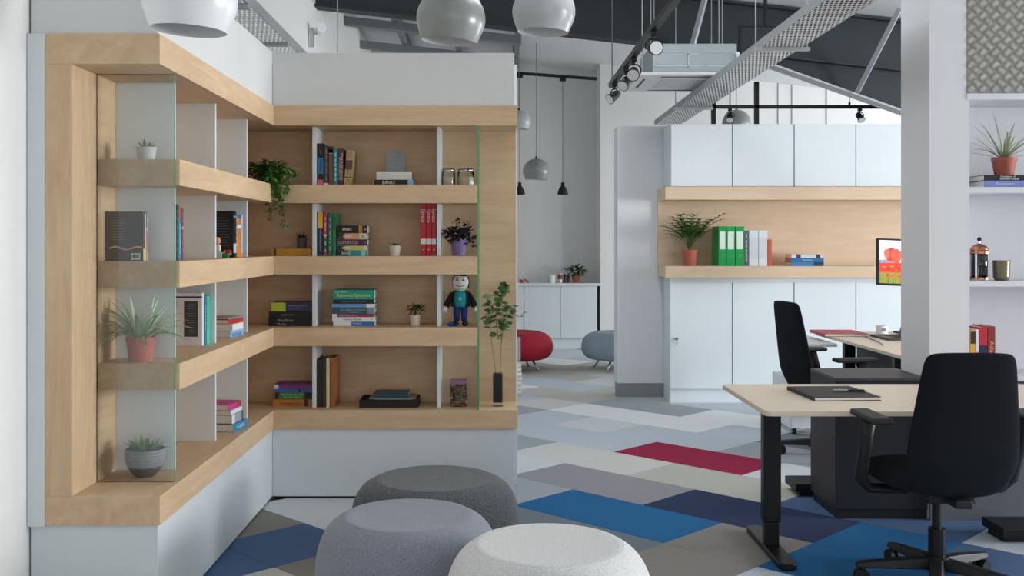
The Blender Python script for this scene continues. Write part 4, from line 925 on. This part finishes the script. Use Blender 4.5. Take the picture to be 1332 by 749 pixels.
# a stand on the desk, the screen leaning slightly back
bx(-.10, .10, -.02, .14, 0, .012).obj('stand_base', BLACK, mn, bevel=.004); bx(-.02, .02, .05, .07, .012, .50).obj('stand_post', BLACK, mn)
sm_ = Matrix.Translation((0, .02, .56)) @ Matrix.Rotation(-.12, 4, 'X') @ Matrix.Rotation(.045, 4, 'Y')
bx(-.265, .265, -.012, .028, -.185, .185).xf(sm_).obj('screen_frame', BLACK, mn, bevel=.004)
def flat(poly, d, col, name, em=.55):
    b = B(); b.add([(p[0], d, p[1]) for p in poly], [tuple(range(len(poly)))]); return b.xf(sm_).obj(name, mat(col, .4, em=em, var=.12, scale=60), mn)
flat([(-.25, -.17), (.25, -.17), (.25, .17), (-.25, .17)], -.0125, 'e2e2ea', 'screen')
flat([(-.25, -.17), (.25, -.17), (.25, -.075), (-.25, -.075)], -.0130, '8f8f3c', 'screen_image')
flat([(-.25, -.085), (.25, -.085), (.25, .0), (-.10, -.005), (-.25, -.01)], -.0132, 'd8402a', 'screen_image')
flat([(-.25, -.012), (-.14, -.006), (-.14, .012), (-.2, .018), (-.25, .012)], -.0133, '8a90ae', 'screen_image')
def blob(cx, cz, rx, rz_, col, d, a=0):
    pts = [(cx+rx*math.cos(t*PI/10)*(1+.10*math.sin(3*t*PI/10)), cz+rz_*math.sin(t*PI/10)) for t in range(20)]
    flat(pts, d, col, 'screen_image')
blob(-.16, .055, .055, .055, 'd83a34', -.0134); blob(-.125, .045, .04, .06, 'ef5a4a', -.0135); blob(-.195, .06, .022, .04, 'ee6a58', -.0136)
rr = random.Random(3)
for i in range(26): blob(rr.uniform(-.235, .235), rr.uniform(-.12, -.02), rr.uniform(.006, .018), rr.uniform(.005, .012), rr.choice(['e8542c', 'd02a20', 'f07a3a']), -.0137-.00004*i)
for i in range(20):
    x = rr.uniform(-.24, .24); flat([(x, -.17), (x+.006, -.17), (x+.003, -.17+rr.uniform(.04, .09))], -.0134, rr.choice(['5c7a2e', 'b0a63a', '3f6424']), 'screen_image')
lp = thing('laptop', 'open dark grey laptop on the far desk', 'laptop', (2.90, 7.86, .735), -PI/2)
GUN = mat('45464a', .45, metal=.5, var=.05)
bx(0, .36, 0, .23, .0, .016).obj('base', GUN, lp, bevel=.004)
kb = B()
for r_ in range(5):
    for c_ in range(13): kb.box(.03+c_*.0235, .05+c_*.0235, .085+r_*.025, .105+r_*.025, .0155, .0185)
ko = kb.obj('keyboard', BLACK, lp); ko['kind'] = 'stuff'
bx(0, .36, 0, .008, 0, .24).xf(Matrix.Translation((0, .222, .014)) @ Matrix.Rotation(-.3, 4, 'X')).obj('screen_lid', GUN, lp, bevel=.003)
B().tube([(sx(1118, 8.1), 8.1, .739), (sx(1130, 7.7), 7.75, .739), (sx(1140, 7.4), 7.35, .739), (sx(1150, 7.1), 7.12, .742)], .004, 6).obj('cable', mat('8a8d90', .5))
tag(bpy.data.objects['cable'], 'grey cable running across the far desk behind the laptop', 'cable')
# ================================================================ KITCHEN COUNTER
YKc = 14.0
ux = [sx(x, YKc) for x in (633.5, 681.5, 729, 777)]
for i in range(3):
    u = thing('base_cabinet', 'white flat door kitchen cabinet '+['mostly hidden behind the bookcase', 'below the white mug and can', 'below the potted plant, beside the white pier'][i], 'cabinet', (ux[i], YKc, 0), 0, 'kitchen base cabinets')
    w_ = ux[i+1]-ux[i]
    bx(0, w_, .022, .6, .15, .87).obj('body', WHITE, u); bx(0, w_, .05, .55, 0, .15).obj('plinth', WHITE, u); bx(.004, w_-.004, 0, .02, .155, .865).obj('door', WHITE, u, bevel=.002)
wk = tag(bx(ux[0], PX-.005, YKc-.02, 14.615, .87, .905).obj('worktop', mat('e2e3e4', .4)), 'thin white worktop along the far kitchen cabinets', 'worktop')
zk = .905; sK = F/14.15
def K_(x): return sx(x, 14.15)
mg = thing('mug', 'white mug on the far worktop', 'mug', (K_(718.5), 14.15, zk)); B().lathe([(0, 0), (.036, 0), (.04, .11), (.037, .11), (.034, .006), (0, .006)], 20).obj('body', mat('f0f0f0', .3), mg, smooth=False); B().tube([(.038, 0, .09), (.062, 0, .08), (.062, 0, .04), (.038, 0, .03)], .006, 6).obj('handle', mat('f0f0f0', .3), mg)
cn = thing('drinks_can', 'red and silver can beside the white mug', 'can', (K_(728.5), 14.15, zk)); B().lathe([(0, 0), (.03, 0), (.034, .008), (.034, .125), (.028, .138), (0, .138)], 20).obj('body', STEEL, cn); B().lathe([(.0345, .05), (.0345, .115)], 20).obj('label_band', mat('8a2a30', .4), cn)
for i, (x, h) in enumerate(((735, .12), (739.5, .10))):
    b = thing('spice_jar', ['taller', 'shorter'][i]+' dark spice jar between the can and the potted plant', 'jar', (K_(x), 14.2, zk), 0, 'spice jars on the far worktop'); B().lathe([(0, 0), (.022, 0), (.022, h*.75), (.018, h*.8), (0, h*.8)], 14).obj('body', mat('2b2620', .3), b); B().lathe([(0, h*.8), (.02, h*.8), (.02, h), (0, h)], 14).obj('lid', BLACK, b)
pk = thing('potted_fern', 'bushy fern in a terracotta pot on the far worktop', 'plant', (K_(749.5), 14.2, zk)); pot(pk, .045, .06, .11, TERRA, .02); foliage(pk, 170, (0, 0, .16), (.15, .12, .09), .07, .03, LEAFD, 51)
om = thing('ornament', 'red and chrome wire ornament on the far worktop by the bookcase edge', 'ornament', (K_(680.5), 14.15, zk))
B().tube([(.04*math.cos(t*PI/8), 0, .09+.04*math.sin(t*PI/8)) for t in range(17)], .008, 6).obj('wheel', CHROME, om); B().tube([(.0, 0, .06), (.06, 0, .02), (.07, 0, .0)], .01, 6).obj('foot', mat('b0303c', .4), om); bx(-.05, .0, -.03, .03, 0, .045).obj('base', mat('b0303c', .4), om)
# white toothed magazine stand peeking past the bookcase
ms = thing('magazine_stand', 'white slatted magazine stand half hidden by the bookcase edge', 'rack', (sx(674.5, 9.6), 9.6, 0))
zt0 = sz(441, 9.6)
bx(-.12, -.01, 0, .25, .02, zt0).obj('frame', mat('e4e7ea', .45), ms)
for i in range(7): bx(-.01, .035-.003*abs(i-3), .02, .23, .04+i*.042, .058+i*.042).obj('slat', mat('eceef0', .45), ms)
bx(-.008, .02, .02, .23, .345, zt0).obj('spine', mat('9aa4ac', .5), ms)
for x in (-.11, -.03): bx(x, x+.02, .02, .23, 0, .02).obj('foot', STEEL, ms)
# ================================================================ PENDANTS
def pendant(label, X, Y, zb, d, m, top, tiltv=0., group='globe pendant lamps'):
    r = thing('pendant_lamp', label, 'lamp', (X, Y, zb), 0, group, rot=(tiltv*.3, tiltv, 0)); R_ = d/2
    pr = [(R_*.80, 0), (R_*.97, R_*.42), (R_*1.0, R_*.62)]
    for i in range(1, 11): a = PI/2*i/10; pr.append((R_*math.cos(a)*1.0+.0, R_*.62+R_*.98*math.sin(a)))
    pr[-1] = (.012, pr[-1][1])
    b = B().lathe(pr, 40); o = b.obj('shade', m, r, smooth=True)
    try:
        o.data.set_sharp_from_angle(angle=.3)
    except Exception: pass
    inn = [(R_*.80, 0), (R_*.95, R_*.42), (R_*.97, R_*.62)]
    for i in range(1, 9): a = PI/2*i/8; inn.append((R_*.97*math.cos(a), R_*.62+R_*.93*math.sin(a)))
    B().lathe(inn, 40).obj('inner_reflector', mat('eceef2', .6), r, smooth=True)
    B().tube([(0, 0, R_*1.58), (0, 0, R_*1.75)], .014, 10).obj('cord_grip', BLACK, r)
    B().ball((0, 0, R_*.8), R_*.22).obj('bulb', mat('f4f2ec', .4), r, smooth=True)
    B().tube([(0, 0, R_*1.7), (0, 0, top-zb)], .0035, 6).obj('cord', mat('6d7072', .6), r)
    return r
PGREY = mat('8b8f8c', .28, var=.03, spec=.6); PWH = mat('e8e9ec', .3, var=.02, spec=.5); PLG = mat('b6b9bc', .28, var=.03, spec=.6)
def pend(label, x, ybot, Y, wpx, m, tilt=0.):
    X = sx(x, Y); d = wpx*Y/F; return pendant(label, X, Y, sz(ybot, Y), d, m, roofz(X), tilt)
pend('white globe pendant over the oak cornice corner', 245, 40, 3.45, 122, PWH, .05)
pend('olive grey globe pendant before the bookcase upper panel', 584, 54, 5.3, 90, PGREY, .09)
pend('pale grey globe pendant before the dark rafter', 706, 42, 5.5, 82, PLG, .05)
pend('small looking grey globe pendant hanging in the kitchen alcove', 697.5, 234, 13.0, 35, PGREY)
pend('pale globe pendant half hidden behind the end of the bookcase', 675, 168, 12.2, 31, PLG)
pend('grey globe pendant showing above the white wall cabinets', 958, 172, 12.6, 37, PGREY)
rail = tag(B().tube([(sx(660, 13.6), 13.6, sz(94, 13.6)), (sx(776, 13.6), 13.6, sz(102.5, 13.6))], .022, 6).obj('lighting_track', BLACK), 'thin black rail crossing the kitchen alcove under the roof', 'track')
for i, (x, yr) in enumerate(((676, 95.5), (732, 99.5))):
    r = thing('pendant_lamp', 'small black bell pendant on the alcove rail '+['half hidden by the bookcase end', 'clear of the bookcase and the grey globe'][i], 'lamp', (sx(x, 13.6), 13.6, sz(253, 13.6)), 0, 'black bell pendants'); zc = sz(yr, 13.6)-sz(253, 13.6)
    B().lathe([(.073, 0), (.068, .03), (.05, .08), (.03, .11), (.024, .12), (.024, .16), (0, .165)], 22).obj('shade', BLACK, r, smooth=True); B().tube([(0, 0, .16), (0, 0, zc-.03)], .004, 6).obj('cord', mat('55585a', .6), r); bx(-.04, .04, -.04, .04, zc-.06, zc-.02).obj('adapter', BLACK, r)
# ================================================================ TRACKS, SPOTS, TRAY, AIR CONDITIONER
HT = 1.14; tX = sx(797, 1)*0+HT*(797-VX)/(VY-108)
def rod(name, x, y, z0, z1, r, m, lab, cat='rod', g='hanging rods'):
    return tag(B().tube([(x, y, z0), (x, y, z1)], r, 6).obj(name, m), lab, cat, g)
TRZ = H+HT
trk = thing('lighting_track', 'black lighting track with four spotlights before the air conditioner', 'track', (tX, 3.2, TRZ))
bx(-.018, .018, 0, 4.15, -.016, .018).obj('rail', mat('2a2d30', .4, metal=.4), trk); bx(-.012, .012, 0, 4.15, .018, .021).obj('top_lip', STEEL, trk)
for yy in (.6, 4.08): B().tube([(0, yy, .02), (0, yy, roofz(tX)-TRZ)], .004, 6).obj('suspension_wire', mat('3f4346', .5), trk)
def spot(label, loc, az, el, s=.8, drop=.09, group='black track spotlights'):
    r = thing('track_spotlight', label, 'spotlight', loc, 0, group); r.scale = (s, s, s)
    bx(-.02, .02, -.035, .035, -.035, 0).obj('adapter', BLACK, r, bevel=.004)
    B().tube([(0, 0, -.03), (0, 0, -drop)], .012, 8).obj('stem', BLACK, r)
    d = Vector((math.cos(el)*math.cos(az), math.cos(el)*math.sin(az), math.sin(el))); c = Vector((0, 0, -drop-.06)); sd = d.cross(Vector((0, 0, 1))).normalized()
    B().tube([c+sd*.052+Vector((0, 0, -.01)), c+sd*.055+Vector((0, 0, .03)), c+sd*.03+Vector((0, 0, .058)), c-sd*.03+Vector((0, 0, .058)), c-sd*.055+Vector((0, 0, .03)), c-sd*.052+Vector((0, 0, -.01))], .006, 6).obj('yoke', BLACK, r)
    h = B(); h.tube([c-d*.06, c-d*.02, c+d*.035, c+d*.06], [.024, .038, .040, .050], 18); ho = h.obj('head', BLACK, r)
    B().tube([c+d*.0605, c+d*.062], .043, 18).obj('lens', mat('e6e8ea', .25, spec=.6), ho)
for lab, xx, yy, az, el in (('black track spotlight with a bright lens turned to the room', 850, 30, -PI/2+.15, -.15), ('black track spotlight third from the end of the rail', 824, 0, -PI/2-.2, -.5), ('black track spotlight second from the end of the rail', 814, 0, PI+.9, -.7), ('black track spotlight at the end of the rail, tilted down at the far wall', 799, 0, PI+.5, -.6)):
    Yt = tX*F/(xx-VX); spot(lab, (tX, Yt, TRZ-.016), az, el, drop=.05)
# cable tray
HY = 1.30; TX0, TX1 = HY*(1074-VX)/VY, HY*(1140-VX)/VY; TZ = H+HY
tray = thing('cable_tray', 'perforated galvanised cable tray running under the roof', 'cable tray', ((TX0+TX1)/2, 3.0, TZ)); hw = (TX1-TX0)/2
bx(-hw, hw, 0, 8.2, 0, .002).obj('perforated_base', perforated(), tray)
for sg in (-1, 1): bx(sg*hw-.002, sg*hw+.002, 0, 8.2, 0, .055).obj('side_rail', GALV, tray)
cbl = B()
for k in range(9): cbl.tube([(-.11+.0275*k+.006*math.sin(i*1.3+k), i*.82, .017+.004*(k % 2)) for i in range(11)], .013, 6)
cbl.obj('cables', mat('3c3e42', .6, var=.3), tray)
for Yh in (6.76, 9.72):
    h = B(); h.box(-hw-.05, hw+.05, Yh-3-.02, Yh-3+.02, -.022, -.001); h.obj('hanger_bar', GALV, tray)
    for sg in (-1, 1): X = (TX0+TX1)/2+sg*(hw+.035); B().tube([(sg*(hw+.035), Yh-3, -.02), (sg*(hw+.035), Yh-3, roofz(X)-TZ)], .005, 6).obj('hanger_rod', GALV, tray)
# second tray along the left wall above the bookcase
t2 = thing('cable_tray', 'grey cable tray fixed high on the wall above the corner bookcase', 'cable tray', (-1.425, 3.9, 2.67))
bx(-.175, .175, 0, 3.6, 0, .003).obj('perforated_base', perforated(), t2)
for sg in (-1, 1): bx(sg*.175-.002, sg*.175+.002, 0, 3.6, .0, .06).obj('side_rail', GALV, t2)
for k in range(4): bx(-.305, .18, .3+k, .34+k, -.022, -.001).obj('bracket', GALV, t2)
# air conditioner
AY0, AY1 = 8.5, 9.4; AZ = sz(98, AY0); AX0, AX1 = sx(830, AY0), sx(972, AY0)
ac = thing('air_conditioner', 'white cassette air conditioner hung from rods under the roof', 'air conditioner', ((AX0+AX1)/2, AY0, AZ)); aw = (AX1-AX0)/2
ACW = mat('dfe1e2', .45, var=.02); ACG = mat('a6b0b4', .45, metal=.4, var=.06)
bx(-aw, aw, 0, AY1-AY0, 0, .03).obj('panel', ACW, ac, bevel=.012)
for (x0, x1, y0, y1) in ((-aw*.55, aw*.55, .07, .10), (-aw*.55, aw*.55, .80, .83), (-aw*.84, -aw*.80, .2, .7), (aw*.80, aw*.84, .2, .7)): bx(x0, x1, y0, y1, -.003, .002).obj('air_slot', mat('55585a', .6), ac)
bx(-aw*.5, aw*.5, .22, .68, -.004, .002).obj('intake_grille', mat('d0d3d5', .5), ac)
bodw = .36
bx(-aw*.70, aw*.86, .10, .82, .03, .285).obj('casing', ACG, ac, bevel=.006)
rb_ = B()
for (x0, x1, z0, z1) in ((-.30, .10, .09, .10), (.14, .34, .09, .10), (-.28, -.06, .21, .218), (.10, .34, .21, .218), (-.02, -.01, .08, .2), (-.02, .07, .075, .083), (-.02, .07, .19, .198)): rb_.box(x0, x1, .092, .10, z0, z1)
rb_.obj('pressed_rib', mat('c3cacd', .45, metal=.4), ac)
bx(aw*.86, aw*.99, .2, .45, .05, .14).obj('control_box', ACW, ac, bevel=.006); bx(aw*.88, aw*.98, .22, .40, .15, .24).obj('valve_box', ACW, ac, bevel=.01); B().tube([(aw*.93, .2, .17), (aw*.99, .05, .17), (aw*1.06, .02, .10)], .018, 8).obj('pipe', ACW, ac)
for (x, y_) in ((-.40, .14), (-.28, .45), (-.2, .78), (.25, .14), (.36, .5), (.42, .78)):
    Xr = (AX0+AX1)/2+x; B().tube([(x, y_, .05), (x, y_, roofz(Xr)-AZ)], .006, 6).obj('hanging_rod', mat('9aa0a4', .4, metal=.5), ac)
# black pipe frame and far track behind the cabinets
Yq = 10.6
fr = thing('lighting_track', 'black rail frame standing behind the white wall cabinets', 'track', (sx(889, Yq), Yq, sz(139, Yq)))
L_ = sx(1147, Yq)-sx(889, Yq)
bx(0, L_, -.02, .02, -.017, .017).obj('rail', BLACK, fr)
for x in (928, 984): bx(sx(x, Yq)-sx(889, Yq)-.022, sx(x, Yq)-sx(889, Yq)+.022, -.02, .02, -.35 if x == 928 else -.35, .13 if x == 928 else .26).obj('upright', BLACK, fr)
for x in (1105,): B().tube([(sx(x, Yq)-sx(889, Yq), 0, 0), (sx(x, Yq)-sx(889, Yq), 0, .05)], .012, 6).obj('bracket', BLACK, fr)
for x in (928.2, 1105.2): B().tube([(sx(x, Yq)-sx(889, Yq), 0, .05), (sx(x, Yq)-sx(889, Yq), 0, roofz(sx(x, Yq))-sz(139, Yq))], .004, 5).obj('suspension_wire', mat('8d9296', .5), fr)
bx(0.2, L_, -.018, .018, -.36, -.33).obj('lower_rail', BLACK, fr)
spot('black spotlight under the far rail beside the grey column', (sx(1118.5, Yq), Yq, sz(141, Yq)), -PI/2+.2, -.9, drop=.05, group='spotlights on the far rail')
spot('black spotlight under the far rail before the grey globe', (sx(949.5, Yq), Yq, sz(141, Yq)), -PI/2-.3, -.9, drop=.05, group='spotlights on the far rail')
f2 = thing('black_bracket', 'black square tube bracket hanging before the dark rafter', 'bracket', (sx(961, 9.0), 9.0, sz(76, 9.0)))
bx(0, .025, 0, .025, 0, .29).obj('upright', BLACK, f2); bx(.025, .30, 0, .025, .265, .29).obj('arm', BLACK, f2); bx(.025, .12, 0, .025, 0, .02).obj('foot', BLACK, f2); bx(.225, .25, .0, .025, .29, roofz(2.4)-sz(76, 9.0)).obj('hanger', BLACK, f2)
# small white camera on the left wall above the back bookcase
wc = thing('wall_camera', 'small white camera on a bracket high on the left wall', 'camera', (sx(408, 9.6), 9.6, sz(50, 9.6)))
bx(-.035, .0, -.02, .02, -.08, .10).obj('mount', STEEL, wc); B().tube([(0, 0, .04), (.05, 0, .06)], .012, 8).obj('arm', STEEL, wc); B().tube([(.045, .05, .075), (.085, -.06, .09)], .045, 14).obj('housing', mat('eceef0', .4), wc)
tag(B().tube([(sx(439, 8.6), 8.6, sz(68, 8.6)), (sx(439, 8.6), 8.6, roofz(-1.3))], .005, 6).obj('hanging_wire', STEEL), 'thin steel wire hanging down behind the bookcase upper panel', 'wire')
